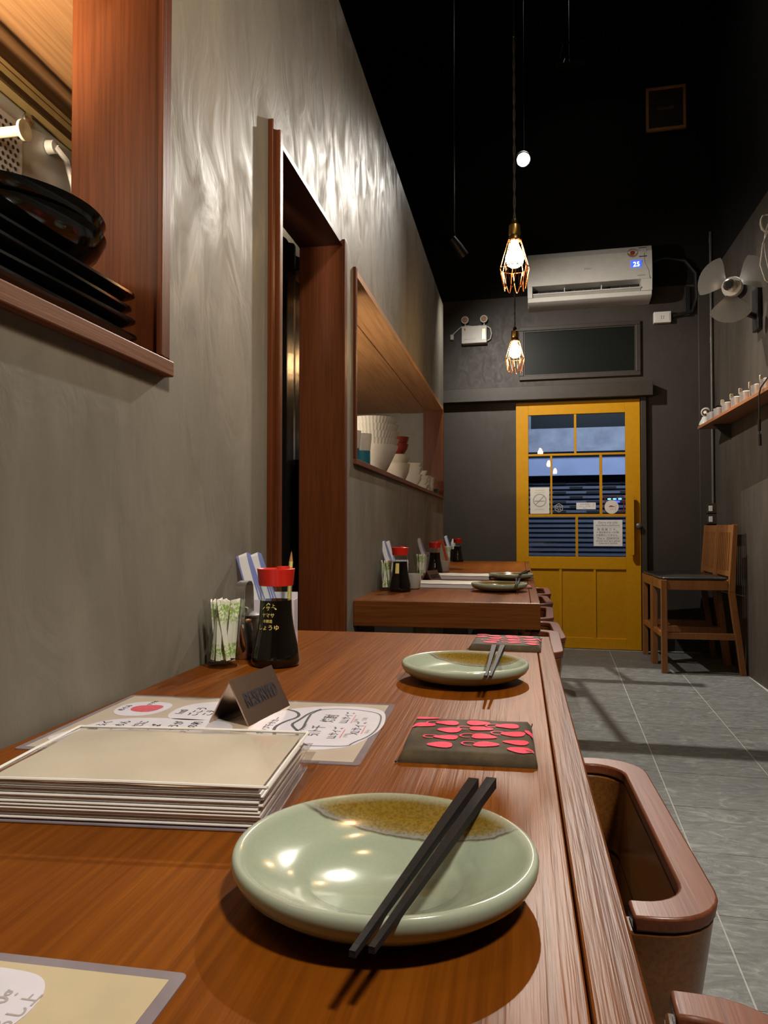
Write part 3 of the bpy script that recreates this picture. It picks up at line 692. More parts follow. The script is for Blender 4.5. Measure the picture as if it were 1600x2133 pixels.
blob(cl, 'paper_cloud', 'lilac_paper', 0.0014, sh)
body = [(-0.225,0.787),(-0.184,0.791),(-0.182,0.806),(-0.170,0.832),(-0.166,0.862),(-0.168,0.900),(-0.174,0.936),(-0.190,0.948),(-0.222,0.957),(-0.256,0.949),(-0.262,0.920)]
stroke(smooth([loc2(*q) for q in body]), 0.0022, 'ink_black', 0.00172, sh)
stroke(smooth([loc2(*q) for q in [(-0.256,0.949),(-0.266,0.925),(-0.268,0.890),(-0.272,0.870),(-0.264,0.855),(-0.254,0.840),(-0.246,0.800),(-0.228,0.788)]]), 0.0036, 'ink_black', 0.00172, sh)
stroke(smooth([loc2(*q) for q in [(-0.262,0.920),(-0.258,0.885),(-0.252,0.850),(-0.262,0.835)]]), 0.0030, 'ink_black', 0.00172, sh)
stroke(smooth([loc2(*q) for q in [(-0.300,0.940),(-0.282,0.930),(-0.272,0.905),(-0.284,0.880),(-0.288,0.850),(-0.276,0.820)]]), 0.0040, 'ink_black', 0.00172, sh)
def wtxt(s, size, x, y, mat='ink_black', parent=sh, z=0.00175, sx=1.0):
    a_ = loc2(x, y)
    text(s, size, mat, parent, frame_m((a_[0], a_[1], z), (0.015, 1, 0), (-1, 0.015, 0)), sx=sx, extrude=0.0, offset=size*0.018)
wtxt('引ト千', 0.018, -0.229, 0.824, sx=0.85); wtxt('焼酎', 0.019, -0.226, 0.887, sx=0.95)
wtxt('LLサイズ', 0.013, -0.206, 0.818, sx=0.95); wtxt('LLLサイズ', 0.013, -0.208, 0.885, sx=0.95)
wtxt('XLサイズ', 0.014, -0.184, 0.838, sx=1.0); wtxt('720B', 0.008, -0.187, 0.900, 'ink_grey')
wtxt('ビールジョッキー', 0.007, -0.250, 0.818); wtxt('カップ千サカー', 0.011, -0.292, 0.822)
for a_, b_ in (((-0.2005,0.822),(-0.2025,0.858)), ((-0.2025,0.888),(-0.2045,0.926)), ((-0.180,0.842),(-0.182,0.878))):
    stroke([loc2(*a_), loc2(*b_)], 0.0012, 'ink_red', 0.00178, sh, name='red_line')
wtxt('(190B)', 0.006, -0.194, 0.826, 'ink_grey'); wtxt('(250B)', 0.006, -0.197, 0.892, 'ink_grey'); wtxt('(30oz)', 0.006, -0.1735, 0.846, 'ink_grey')
blob([loc2(*q) for q in [(-0.520,0.890),(-0.524,0.930),(-0.500,0.952),(-0.452,0.944),(-0.456,0.880),(-0.497,0.868)]], 'paper_cloud', 'lilac_paper', 0.0014, sh)
blob([loc2(*q) for q in [(-0.500,0.895),(-0.505,0.925),(-0.462,0.935),(-0.466,0.892)]], 'red_print', 'ink_red', 0.0017, sh, 0.0001, 2)
wtxt('めぐみ', 0.010, -0.508, 0.895); wtxt('おすすめ', 0.008, -0.486, 0.922)
blob([loc2(*q) for q in [(-0.440,0.870),(-0.444,0.940),(-0.400,0.972),(-0.350,0.968),(-0.345,0.880),(-0.400,0.864)]], 'paper_cloud', 'lilac_paper', 0.0014, sh)
wtxt('1m0', 0.014, -0.424, 0.890); wtxt('ごこう', 0.015, -0.404, 0.886); wtxt('こえ', 0.015, -0.386, 0.890)
blob([loc2(*q) for q in [(-0.530,0.745),(-0.520,0.800),(-0.498,0.862),(-0.400,0.874),(-0.330,0.862),(-0.330,0.745)]], 'paper_cloud', 'lilac_paper', 0.0014, sh)
for i, s in enumerate(['下関ふく', 'らーめん', 'つくだに', '瓦そば', 'しょうが', 'ウニの和']):
    wtxt(s, 0.014, -0.490 + 0.022*i, 0.790 + 0.003*i)
# second menu at the very bottom left
sx0, sy0 = -0.312, 0.280
sh2 = sheet(0.278, 0.190, 'laminated_menu', 'laminated cream menu sheet cut off in the bottom left corner', (sx0, sy0, T), R(0.3), 'cream_paper', 0.0075)
inv = Matrix.Rotation(-R(0.3), 4, 'Z')
blob([loc2(*q) for q in [(-0.300,0.362),(-0.262,0.362),(-0.245,0.358),(-0.236,0.343),(-0.236,0.320),(-0.250,0.300),(-0.33,0.29),(-0.39,0.31),(-0.39,0.352)]], 'paper_cloud', 'lilac_paper', 0.0014, sh2, 0.0002, 2)
wtxt('90g', 0.012, -0.252, 0.328, 'ink_grey', sh2); wtxt('おろし上', 0.010, -0.238, 0.305, 'ink_grey', sh2); wtxt('ー', 0.018, -0.262, 0.316, 'ink_black', sh2)

# thick clear menu binder
bt = thing('menu_binder', 'thick clear-pocket menu binder with beige cover lying beside the large plate', 'menu', (-0.318, 0.628, T), R(4.5))
bw, bl = 0.236, 0.158
def wavy(x0, x1, y0, y1, z, amp, th, n=14, seed=0):
    mb = MB(); vs = []; fs = []
    for lay in (0, 1):
        for j in range(n + 1):
            for i in range(n + 1):
                x = x0 + (x1-x0)*i/n; y = y0 + (y1-y0)*j/n
                zz = z + amp*(math.sin(x*34 + seed) * math.cos(y*27 + seed*2) + 0.6*math.sin(x*70+y*55+seed)) + (th if lay else 0)
                vs.append((x, y, zz))
    N_ = (n+1)*(n+1)
    for j in range(n):
        for i in range(n):
            a_ = j*(n+1)+i
            fs += [(a_+n+1, a_+n+2, a_+1, a_), (N_+a_, N_+a_+1, N_+a_+n+2, N_+a_+n+1)]
    for i in range(n):
        fs += [(i, i+1, N_+i+1, N_+i), (n*(n+1)+i+1, n*(n+1)+i, N_+n*(n+1)+i, N_+n*(n+1)+i+1)]
        a_, b_ = i*(n+1), (i+1)*(n+1); fs += [(b_, a_, N_+a_, N_+b_), (a_+n, b_+n, N_+b_+n, N_+a_+n)]
    return mb.add(vs, fs)
box(-bw/2, bw/2, -bl/2, bl/2, 0, 0.0022).build('back_cover', 'laminate_edge', bt, False, 0.0008)
for k in range(11):
    z = 0.0030 + 0.00265 * k; j = random.uniform(-0.002, 0.002); j2 = random.uniform(-0.004, 0.001)
    box(-bw/2+0.002, bw/2-0.004+j2, -bl/2+0.0035+j, bl/2-0.002, z, z+0.0022).build('page', 'white_paper', bt, False)
    MB().tube([(-bw/2+0.002, -bl/2+0.0035+j, z+0.0012), (bw/2-0.004+j2, -bl/2+0.0035+j, z+0.0012)], 0.0011, 6).build('pocket_edge', 'white_plastic', bt)
wavy(-bw/2+0.004, bw/2-0.006, -bl/2+0.003, bl/2-0.003, 0.0330, 0.0005, 0.0006).build('cover_sheet', 'cover_paper', bt, True)
wavy(-bw/2, bw/2+0.001, -bl/2, bl/2, 0.0350, 0.0007, 0.0004, 20, 1.7).build('clear_cover', 'film_clear', bt, True)
for a_ in [((-bw/2, -bl/2), (bw/2, -bl/2)), ((bw/2, -bl/2), (bw/2, bl/2)), ((-bw/2, bl/2), (bw/2, bl/2)), ((-bw/2, -bl/2), (-bw/2, bl/2))]:
    MB().tube([(*a_[0], 0.0355), ((a_[0][0]+a_[1][0])/2, (a_[0][1]+a_[1][1])/2, 0.0362), (*a_[1], 0.0355)], 0.0014, 6).build('welded_edge', 'white_plastic', bt)
for k in range(3):
    z = 0.008 + 0.0090*k
    wavy(bw/2-0.004, bw/2+0.012 - 0.003*k, -bl/2+0.01, bl/2-0.004, z, 0.0008, 0.0003, 10, k).build('clear_pocket', 'film_clear', bt, True)

# folded metal sign
def tent_sign(loc, rz, label, L_=0.112, half=0.0275, H=0.052):
    t = thing('reserved_sign', label, 'sign', loc, rz)
    th = 0.0012
    prof = [(-half, 0), (0, H), (half, 0)]
    pin = [(-half + 0.0022, 0), (0, H - 0.0030), (half - 0.0022, 0)]
    vs = []
    for y in (-L_/2, L_/2):
        vs += [(x, y, z) for x, z in prof] + [(x, y, z) for x, z in pin]
    fs = [(0,1,7,6),(1,2,8,7),(4,3,9,10),(5,4,10,11),(0,3,4,1),(1,4,5,2),(7,10,9,6),(8,11,10,7),(0,6,9,3),(2,5,11,8)]
    MB().add(vs, fs).build('folded_plate', 'steel_mirror', t, False)
    sl = Vector((-half, 0, H)).normalized()
    nrm = Vector((H, 0, half)).normalized()
    o0 = Vector((half, 0, 0)) + sl * 0.020 + nrm * 0.0004
    text('RESERVED', 0.0265, 'ink_black', t, frame_m(o0, (0, 1, 0), sl), align='CENTER', extrude=0.0003, sx=0.70, offset=0.00025)
    return t
tent_sign((-0.338, 0.911, T + 0.0016), R(-8), 'bronze mirrored tent sign reading RESERVED on the laminated menu')

# condiment sets
glass_prof = [(0.0, 0.0), (0.026, 0.0), (0.027, 0.003), (0.0285, 0.040), (0.031, 0.080), (0.0352, 0.1145), (0.0338, 0.1145), (0.0295, 0.080), (0.0268, 0.040), (0.0255, 0.012), (0.0, 0.010)]
glass_me = MB().lathe(glass_prof, 40).mesh('tumbler', 'glass_clear', True, 50)
pick_me = MB().hexa([(-0.0040,-0.0011,0),(0.0040,-0.0011,0),(0.0040,0.0011,0),(-0.0040,0.0011,0)], [(-0.0046,-0.0012,0.101),(0.0046,-0.0012,0.104),(0.0046,0.0012,0.104),(-0.0046,0.0012,0.101)]).mesh('toothpick_sleeve', 'pick_paper', False)
bot_prof = [(0.0, 0.0), (0.038, 0.0), (0.0415, 0.003), (0.0425, 0.010), (0.0405, 0.024), (0.036, 0.045), (0.0315, 0.066), (0.0285, 0.088), (0.0275, 0.108), (0.0275, 0.1135), (0.0, 0.1135)]
def prof_r(z):
    for (r0, z0), (r1, z1) in zip(bot_prof[1:-1], bot_prof[2:]):
        if z0 <= z <= z1 and z1 > z0: return r0 + (r1-r0)*(z-z0)/(z1-z0)
    return 0.0275
def soy_bottle(loc, rz, label, lettering=True, faces=False):
    t = thing('soy_sauce_bottle', label, 'bottle', loc, rz, 'soy sauce bottles with red caps')
    MB().lathe(bot_prof, 48).build('bottle_body', 'soy_black', t, True, angle=50)
    MB().lathe([(0.0275, 0.1137), (0.0278, 0.125), (0.0285, 0.139), (0.027, 0.139), (0.0262, 0.125), (0.026, 0.1137)], 48, close=True).build('bottle_neck', 'glass_clear', t, True, angle=50)
    cap = MB().lathe([(0.0, 0.1385), (0.0295, 0.1385), (0.0300, 0.141), (0.0322, 0.162), (0.0330, 0.1675), (0.0320, 0.1680), (0.0305, 0.1665), (0.0, 0.1665)], 48).build('cap', 'red_plastic', t, True, angle=40)
    MB().lathe([(0.0, 0.1666), (0.012, 0.1666), (0.011, 0.171), (0.0, 0.1715)], 24, (0.012, 0.010, 0)).build('pouring_lid', 'red_plastic', cap, True)
    if lettering:
        def wrap(s, size, z, ang, xs=1.0):
            me = text_mesh(s, size, 0.0, 'CENTER')
            for v in me.vertices:
                zz = z + v.co.y; a_ = ang + v.co.x * xs / 0.030; r = prof_r(zz) + 0.0005
                v.co = Vector((r*math.sin(a_), -r*math.cos(a_), zz))
            me.materials.clear(); me.materials.append(MATS['ink_gold'])
            o = bpy.data.objects.new('lettering', me); col.objects.link(o); o.parent = t
        wrap('ヤマサ', 0.0085, 0.086, -0.45); wrap('本醸造', 0.0060, 0.077, -0.45); wrap('しょうゆ', 0.0098, 0.065, -0.42)
        wrap('上', 0.0075, 0.1025, -0.12); wrap('サ', 0.0095, 0.0975, -0.45)
        # roof mark
        mb = MB(); vs = []
        for q, z in ((-0.86, 0.0985), (-0.86, 0.1000), (-0.43, 0.1105), (-0.43, 0.1088), (0.04, 0.0985), (0.10, 0.0998)):
            r = prof_r(z) + 0.0005; vs.append((r*math.sin(q), -r*math.cos(q), z))
        mb.add(vs, [(0, 3, 2, 1), (3, 4, 5, 2)]).build('printed_mark', 'ink_gold', t, False)
    if faces:
        vs = []
        for q in (-1.0, -0.75, -0.5):
            for z in (0.070, 0.108):
                r = prof_r(z) + 0.0006; vs.append((r*math.sin(q), -r*math.cos(q), z))
        MB().add(vs, [(0, 2, 3, 1), (2, 4, 5, 3)]).build('paper_label', 'ink_gold', t, False)
    return t
def tumbler(loc, label): return tag(link_mesh(glass_me, 'tumbler', None, loc), label, 'glass', 'tumblers of paper-wrapped toothpicks')
def picks(loc, n, label, group):
    for i in range(n):
        a_ = 2*math.pi*i/n + 0.3; r0 = 0.008 + 0.010*(i % 2); lean = 0.10 + 0.03*(i % 3)
        o = link_mesh(pick_me, 'toothpick_sleeve', None, (loc[0] + r0*math.cos(a_), loc[1] + r0*math.sin(a_), loc[2] + 0.0125))
        o.rotation_euler = (-lean*math.sin(a_)*1.0, lean*math.cos(a_), a_ * 0.7)
        tag(o, label, 'toothpick', group)
def holder(loc, rz, label, sl_label, group, n=6):
    t = thing('sleeve_holder', label, 'box', loc, rz)
    w2, d2, h2 = 0.050, 0.022, 0.100
    mb = MB(); th = 0.002
    for a_ in ((-w2, w2, -d2, -d2+th, 0.0, h2), (-w2, w2, d2-th, d2, 0.0, h2+0.012), (-w2, -w2+th, -d2+th, d2-th, 0.0, h2), (w2-th, w2, -d2+th, d2-th, 0.0, h2)):
        box(*a_).build('side', 'lilac_paper', t, False)
    box(-w2+th, w2-th, -d2+th, d2-th, 0.0, 0.002).build('bottom', 'lilac_paper', t, False)
    for i in range(n):
        s = MB().hexa([(-0.010,-0.0008,0),(0.010,-0.0008,0),(0.010,0.0008,0),(-0.010,0.0008,0)], [(-0.0115,-0.0008,0.184),(0.0115,-0.0008,0.184),(0.0125,0.0008,0.190),(-0.0115,0.0008,0.188)]).build('chopstick_sleeve', 'sleeve_paper', None, False)
        p = Matrix.Rotation(rz, 4, 'Z') @ Vector((-0.002 + 0.0068*i, -0.015 + 0.0052*i, 0.0066))
        s.location = Vector(loc) + p
        s.rotation_euler = (R(-3 + i * 0.8), R(-17 - 1.5*(i % 3)), rz)
        tag(s, sl_label, 'chopsticks', group)
    return t
# nearest set
tumbler((-0.505, 1.222, T), 'flared glass tumbler of green-printed toothpicks on the nearest counter')
picks((-0.505, 1.222, T), 13, 'paper-wrapped toothpick in the tumbler on the nearest counter', 'toothpicks in the nearest tumbler')
soy_bottle((-0.420, 1.252, T), R(16), 'soy sauce bottle with red cap and gold lettering on the nearest counter')
holder((-0.482, 1.405, T), R(8), 'pale paper box holding chopstick sleeves on the nearest counter', 'paper chopstick sleeve standing in the box on the nearest counter', 'chopstick sleeves in the nearest box')
pt = thing('metal_pot', 'small steel pot with a strap handle and spout between tumbler and soy bottle', 'pot', (-0.505, 1.325, T), R(6))
MB().lathe([(0.0, 0.0), (0.036, 0.0), (0.0395, 0.004), (0.040, 0.012), (0.038, 0.050), (0.034, 0.066), (0.029, 0.073), (0.0, 0.074)], 36).build('pot_body', 'steel', pt, True, angle=40)
ld = MB().lathe([(0.0, 0.0742), (0.030, 0.0742), (0.029, 0.078), (0.018, 0.083), (0.0, 0.084)], 36).build('lid', 'steel', pt, True, angle=40)
MB().lathe([(0.0, 0.084), (0.006, 0.084), (0.007, 0.090), (0.0, 0.093)], 16).build('knob', 'steel', ld)
MB().tube([(0.0, -0.030, 0.020), (0.0, -0.045, 0.036), (0.0, -0.052, 0.056), (0.0, -0.058, 0.072)], 0.014, 14, True, 0.0085).build('spout', 'steel', pt)
MB().tube([(0.0, -0.0575, 0.0715), (0.0, -0.0585, 0.0735)], 0.0068, 14).build('spout_mouth', 'hole_dark', pt)
hb = MB(); hv = []; hf = []
hp = [(-0.034, 0.062), (-0.036, 0.085), (-0.034, 0.115), (-0.029, 0.132), (-0.018, 0.139), (0.0, 0.141), (0.018, 0.139), (0.029, 0.132), (0.034, 0.115), (0.036, 0.085), (0.034, 0.062)]
for y, z in hp:
    s_ = 0.965
    hv += [(-0.0085, y, z), (0.0085, y, z), (0.0085, y*s_, z - 0.0012 - 0.0003), (-0.0085, y*s_, z - 0.0015)]
for i in range(len(hp)-1):
    a_ = i*4; b_ = a_+4
    for q in range(4): hf.append((a_+q, a_+(q+1) % 4, b_+(q+1) % 4, b_+q))
hb.add(hv, hf).build('handle', 'steel', pt, True, angle=40)
pn = thing('pencil', 'sharpened yellow pencil standing behind the red bottle cap', 'pencil', (-0.4495, 1.4035, T + 0.003), 0, rot=(R(3), R(4), 0))
MB().tube([(0,0,0),(0,0,0.172)], 0.0038, 6).build('shaft', 'ink_gold', pn, False)
MB().tube([(0,0,0.1721),(0,0,0.190)], 0.0037, 6, True, 0.0009).build('sharpened_cone', 'plywood', pn, False)
MB().tube([(0,0,0.1901),(0,0,0.194)], 0.0009, 6, True, 0.0003).build('lead', 'ink_black', pn, False)
# far counter, first set
tumbler((-0.512, 2.86, T), 'tumbler of toothpicks at the near end of the far counter')
picks((-0.512, 2.86, T), 8, 'paper-wrapped toothpick in the first tumbler of the far counter', 'toothpicks in the first far tumbler')
soy_bottle((-0.450, 2.815, T), R(30), 'soy sauce bottle at the near end of the far counter', False, True)
holder((-0.497, 3.00, T), R(8), 'pale paper box of chopstick sleeves at the near end of the far counter', 'paper chopstick sleeve in the first box of the far counter', 'chopstick sleeves in the first far box', 4)
cupme = MB().lathe([(0.0, 0.0), (0.022, 0.0), (0.026, 0.004), (0.032, 0.060), (0.0305, 0.060), (0.0245, 0.006), (0.0, 0.005)], 32).mesh('cup', 'ceramic_white', True, 50)
tag(link_mesh(cupme, 'cup', None, (-0.418, 2.955, T)), 'small white cup behind the first soy bottle of the far counter', 'cup')
tag(link_mesh(cupme, 'cup', None, (-0.415, 4.16, T)), 'small white cup behind the second soy bottle of the far counter', 'cup')
def small_binder(loc, rz, w_, l_, label):
    t = thing('menu_binder', label, 'menu', loc, rz)
    box(-w_/2, w_/2, -l_/2, l_/2, 0, 0.002).build('back_cover', 'laminate_edge', t, False)
    for k in range(5):
        box(-w_/2+.002, w_/2-.003-.001*(k % 2), -l_/2+.003, l_/2-.003, .0026+.0028*k, .0046+.0028*k).build('page', 'white_paper', t, False)
    wavy(-w_/2, w_/2, -l_/2, l_/2, 0.0180, 0.0007, 0.0006, 14, 0.6).build('cover_sheet', 'off_white_paper', t, True)
    return t
small_binder((-0.300, 3.09, T), R(-6), 0.260, 0.20, 'nearer white menu binder on the far counter')
small_binder((-0.270, 3.62, T), R(-3), 0.270, 0.21, 'farther white menu binder on the far counter')
tent_sign((-0.392, 3.36, T), R(-18), 'small steel tent sign between the two white binders on the far counter')
# second set
tumbler((-0.478, 3.62, T), 'tumbler of toothpicks halfway along the far counter')
picks((-0.478, 3.62, T), 7, 'paper-wrapped toothpick in the second tumbler of the far counter', 'toothpicks in the second far tumbler')
soy_bottle((-0.447, 3.97, T), R(20), 'soy sauce bottle halfway along the far counter', False, False)
holder((-0.492, 4.06, T), R(8), 'pale paper box of chopstick sleeves halfway along the far counter', 'paper chopstick sleeve in the second box of the far counter', 'chopstick sleeves in the second far box', 3)
st = thing('card_stand', 'orange-red card stand leaning beyond the second soy bottle', 'stand', (-0.455, 4.60, T), R(-6))
m_ = Matrix.Rotation(R(-14), 4, 'Y')
for a_ in ((-0.030, 0.030, -0.006, 0.006, 0.0, 0.020), (-0.030, -0.016, -0.006, 0.006, 0.020, 0.150), (0.016, 0.030, -0.006, 0.006, 0.020, 0.150), (-0.030, 0.030, -0.006, 0.006, 0.150, 0.172)):
    MB().box(*a_).xf(m_).build('frame_bar', 'orange_plastic', st, False, 0.002)
MB().box(-0.0158, 0.0158, -0.002, 0.002, 0.0202, 0.1498).xf(m_).build('card', 'kitchen_pale', st, False)
MB().hexa([(-0.02, 0.05, 0.0), (0.02, 0.05, 0.0), (0.02, 0.054, 0.0), (-0.02, 0.054, 0.0)], [(-0.05, 0.007, 0.12), (-0.02, 0.007, 0.12), (-0.02, 0.010, 0.12), (-0.05, 0.010, 0.12)]).build('prop', 'orange_plastic', st, False)
# third set
tumbler((-0.515, 5.40, T), 'tumbler of toothpicks at the far end of the far counter')
picks((-0.515, 5.40, T), 6, 'paper-wrapped toothpick in the last tumbler of the far counter', 'toothpicks in the last far tumbler')
soy_bottle((-0.448, 5.47, T), R(20), 'last soy sauce bottle at the far end of the far counter', False, False)
wb = thing('dispenser_bottle', 'dark dispenser bottle with a white pump cap beside the last soy bottle', 'bottle', (-0.490, 5.56, T))
MB().lathe([(0, 0), (0.020, 0), (0.022, 0.004), (0.022, 0.075), (0.014, 0.090), (0, 0.090)], 24).build('bottle_body', 'soy_black', wb, True, angle=40)
MB().lathe([(0, 0.0902), (0.0165, 0.0902), (0.0165, 0.140), (0.010, 0.150), (0.008, 0.166), (0, 0.168)], 24).build('cap', 'white_plastic', wb, True, angle=40)
holder((-0.495, 5.605, T), R(0), 'pale paper box of chopstick sleeves at the far end of the far counter', 'paper chopstick sleeve in the last box of the far counter', 'chopstick sleeves in the last far box', 2)
for loc_, lab in (((0.006, 3.105, T), 'dark folded napkin beside the nearer plate of the far counter'), ((0.022, 3.74, T), 'dark folded napkin beside the farther plate of the far counter')):
    q = dup(nk, loc_, R(3), lab); q.scale = (0.55, 1.0, 0.6)

# ------------------------------------------------------------------ nearest hatch: black dishes and microwave
Z1 = 1.2505
def rect_plate(w_, l_, label, loc, rz):
    prof = [(0.0, 0.0), (0.80, 0.0), (1.0, 0.020), (1.0, 0.0235), (0.975, 0.0235), (0.79, 0.005), (0.0, 0.005)]
    vs = []; fs = []; outline = rrect(-w_/2, w_/2, -l_/2, l_/2, 0.025, 4); n = len(outline); k = len(prof)
    for f_, z in prof:
        for x, y in outline: 
            fx = max(0, abs(x) - (1-f_)*0.16) * math.copysign(1, x) if f_ > 0 else 0
            fy = max(0, abs(y) - (1-f_)*0.16) * math.copysign(1, y) if f_ > 0 else 0
            vs.append((fx, fy, z))
    for a_ in range(1, k-2):
        for i in range(n): fs.append((a_*n+i, a_*n+(i+1) % n, (a_+1)*n+(i+1) % n, (a_+1)*n+i))
    fs.append(tuple(reversed([n+i for i in range(n)]))); fs.append(tuple((k-2)*n+i for i in range(n)))
    o = MB().add(vs, fs).build('serving_plate', 'black_gloss', None, True, angle=40)
    o.location = loc; o.rotation_euler = (0, 0, rz); return tag(o, label, 'plate', 'stacked black plates in the hatch')
for k, (dy, lab) in enumerate([(0.010, 'lowest of the black rectangular plates stacked in the nearest hatch'), (-0.004, 'second lowest black rectangular plate stacked in the nearest hatch'),
                               (-0.006, 'third black rectangular plate from the sill in the nearest hatch'), (-0.004, 'topmost black rectangular plate of the stack in the nearest hatch')]):
    rect_plate(0.165, 0.42, lab, (-0.640, 0.820 + dy, Z1 + 0.0195*k), R([1, -1, 1, -0.5][k]))
bowlp = [(r_, z_*0.74) for r_, z_ in [(0.0, 0.0), (0.055, 0.0), (0.060, 0.004), (0.10, 0.018), (0.128, 0.040), (0.138, 0.066), (0.134, 0.068), (0.122, 0.044), (0.096, 0.025), (0.0, 0.012)]]
bme = MB().lathe(bowlp, 56).mesh('serving_bowl', 'black_gloss', True, 60)
tag(link_mesh(bme, 'serving_bowl', None, (-0.680, 0.868, Z1 + 0.0195*3 + 0.0240)), 'lower glossy black round bowl on the stacked plates', 'bowl', 'black bowls in the hatch')
tag(link_mesh(bme, 'serving_bowl', None, (-0.680, 0.866, Z1 + 0.0195*3 + 0.0240 + 0.021)), 'upper glossy black round bowl on the stacked plates', 'bowl', 'black bowls in the hatch')
# kitchen shelf that carries the microwave
tag(MB().box(-1.45, -1.205, 0.2, 1.49, 1.20, 1.249).box(-1.45, -1.40, 0.25, 0.30, 0, 1.20).box(-1.45, -1.40, 1.40, 1.45, 0, 1.20).build('kitchen_shelf', 'steel_panel', None, False), 'steel shelf behind the nearest serving hatch', 'shelf')
mw = thing('microwave', 'off-white microwave oven seen from behind in the nearest hatch', 'microwave', (-1.08, 1.15, Z1))
box(-0.18, 0.165, -0.30, 0.30, 0.012, 0.525).build('case', 'microwave_case', mw, False, 0.006)
for sx, sy in ((-0.14, -0.25), (-0.14, 0.25), (0.12, -0.25), (0.12, 0.25)):
    MB().lathe([(0, 0), (0.015, 0), (0.015, 0.012), (0, 0.012)], 12, (sx, sy, 0)).build('foot', 'black_plastic', mw)
gp = box(0.1652, 0.1675, -0.27, 0.085, 0.06, 0.490).build('grille', 'microwave_case', mw, False)
holes = MB()
hx = [(0.0042*math.cos(R(60*i)), 0.0042*math.sin(R(60*i))) for i in range(6)]
for r_ in range(33):
    for c_ in range(26):
        y = -0.258 + 0.0135*c_ + (0.00675 if r_ % 2 else 0); z = 0.075 + 0.0125*r_
        if y > 0.078: continue
        holes.add([(0.1678, y+a_, z+b_) for a_, b_ in hx], [(0, 1, 2, 3, 4, 5)])
ho = holes.build('vent_holes', 'hole_dark', gp, False); ho['kind'] = 'stuff'
box(0.1652, 0.172, 0.125, 0.275, 0.05, 0.40).build('back_plate', 'microwave_case', mw, False, 0.004)
MB().lathe([(0, 0), (0.009, 0), (0.009, 0.055), (0.018, 0.063), (0.018, 0.068), (0.012, 0.068), (0, 0.066)], 24).xf(Matrix.Translation((0.168, 0.000, 0.43)) @ Matrix.Rotation(R(90), 4, 'Y')).build('spacer', 'cream_plastic', mw, True, angle=40)
MB().lathe([(0, 0), (0.012, 0), (0.012, 0.004), (0, 0.005)], 12).xf(Matrix.Translation((0.166, 0.10, 0.51)) @ Matrix.Rotation(R(90), 4, 'Y')).build('screw', 'steel', mw)
MB().lathe([(0, 0), (0.014, 0), (0.013, 0.016), (0, 0.017)], 14).xf(Matrix.Translation((0.166, 0.165, 0.490)) @ Matrix.Rotation(R(90), 4, 'Y')).build('cable_grommet', 'grey_plastic', mw)
MB().tube(smooth3 := [(0.183, 0.165, 0.490), (0.190, 0.190, 0.475), (0.190, 0.215, 0.43), (0.188, 0.225, 0.36), (0.186, 0.235, 0.26), (0.186, 0.25, 0.12)], 0.006, 8).build('power_cable', 'grey_plastic', mw)
tr = thing('serving_tray', 'brown lipped tray lying on top of the microwave', 'tray', (-1.06, 1.18, Z1 + 0.525))
MB().prism(rrect(-0.17, 0.165, -0.27, 0.30, 0.05), 0.006).build('tray_base', 'tray_tan', tr, True, angle=40)
rp = rrect(-0.185, 0.18, -0.285, 0.315, 0.06); rp.append(rp[0])
MB().tube([(x, y, 0.018) for x, y in rp], 0.009, 8, False).build('tray_rim', 'wood_trim', tr)
MB().add([(x, y, 0.004) for x, y in rp] + [(x*1.06, y*1.04, 0.018) for x, y in rp], [(i, i+1, i+1+len(rp), i+len(rp)) for i in range(len(rp)-1)]).build('tray_wall', 'tray_tan', tr)

# ------------------------------------------------------------------ far hatch: crockery
Z2 = 1.2255
def ribbed_bowl(r, h, base_r, ribs=48, depth=0.0022, seg=96):
    vs = []; fs = []; prof = [(base_r*0.9, 0.0), (base_r, 0.004), (base_r + (r-base_r)*0.45, h*0.42), (r*0.97, h*0.90), (r, h), (r-0.006, h), (r*0.92-0.005, h*0.88), (base_r*0.9, 0.012)]
    n = len(prof)
    for i in range(seg):
        a_ = 2*math.pi*i/seg
        for k, (rr, z) in enumerate(prof):
            d = depth*(0.5 + 0.5*math.cos(ribs*a_/1.0)) if k in (2, 3) else 0
            vs.append(((rr-d)*math.cos(a_), (rr-d)*math.sin(a_), z))
    for i in range(seg):
        j = (i+1) % seg
        for k in range(n-1): fs.append((i*n+k, j*n+k, j*n+k+1, i*n+k+1))
    fs.append(tuple((seg-1-i)*n for i in range(seg))); fs.append(tuple(i*n+n-1 for i in range(seg)))
    return MB().add(vs, fs)
big = ribbed_bowl(0.118, 0.150, 0.048, 48, 0.0016).mesh('mixing_bowl', 'ceramic_white', True, 60)
wide = ribbed_bowl(0.124, 0.066, 0.088, 44, 0.0026, 176).mesh('ribbed_bowl', 'ceramic_white', True, 60)
bx, by = -0.675, 3.42
tag(link_mesh(big, 'mixing_bowl', None, (bx, by, Z2)), 'deep white conical bowl at the bottom of the large stack in the far hatch', 'bowl', 'white bowls in the far hatch')
for k, lab in enumerate(['lowest ribbed white bowl on the deep bowl in the far hatch', 'second ribbed white bowl of the large stack in the far hatch', 'third ribbed white bowl of the large stack in the far hatch', 'topmost ribbed white bowl of the large stack in the far hatch']):
    tag(link_mesh(wide, 'ribbed_bowl', None, (bx - 0.003*k, by + 0.004*k, Z2 + 0.112 + 0.0335*k)), lab, 'bowl', 'white bowls in the far hatch')
plain_b = MB().lathe([(0, 0), (0.032, 0), (0.036, 0.004), (0.062, 0.045), (0.070, 0.078), (0.067, 0.078), (0.056, 0.044), (0, 0.012)], 40)
pbm = plain_b.mesh('rice_bowl', 'ceramic_beige', True, 60)
pbr = plain_b.mesh('lacquer_bowl', 'ceramic_red', True, 60)
bx2, by2 = -0.640, 3.90
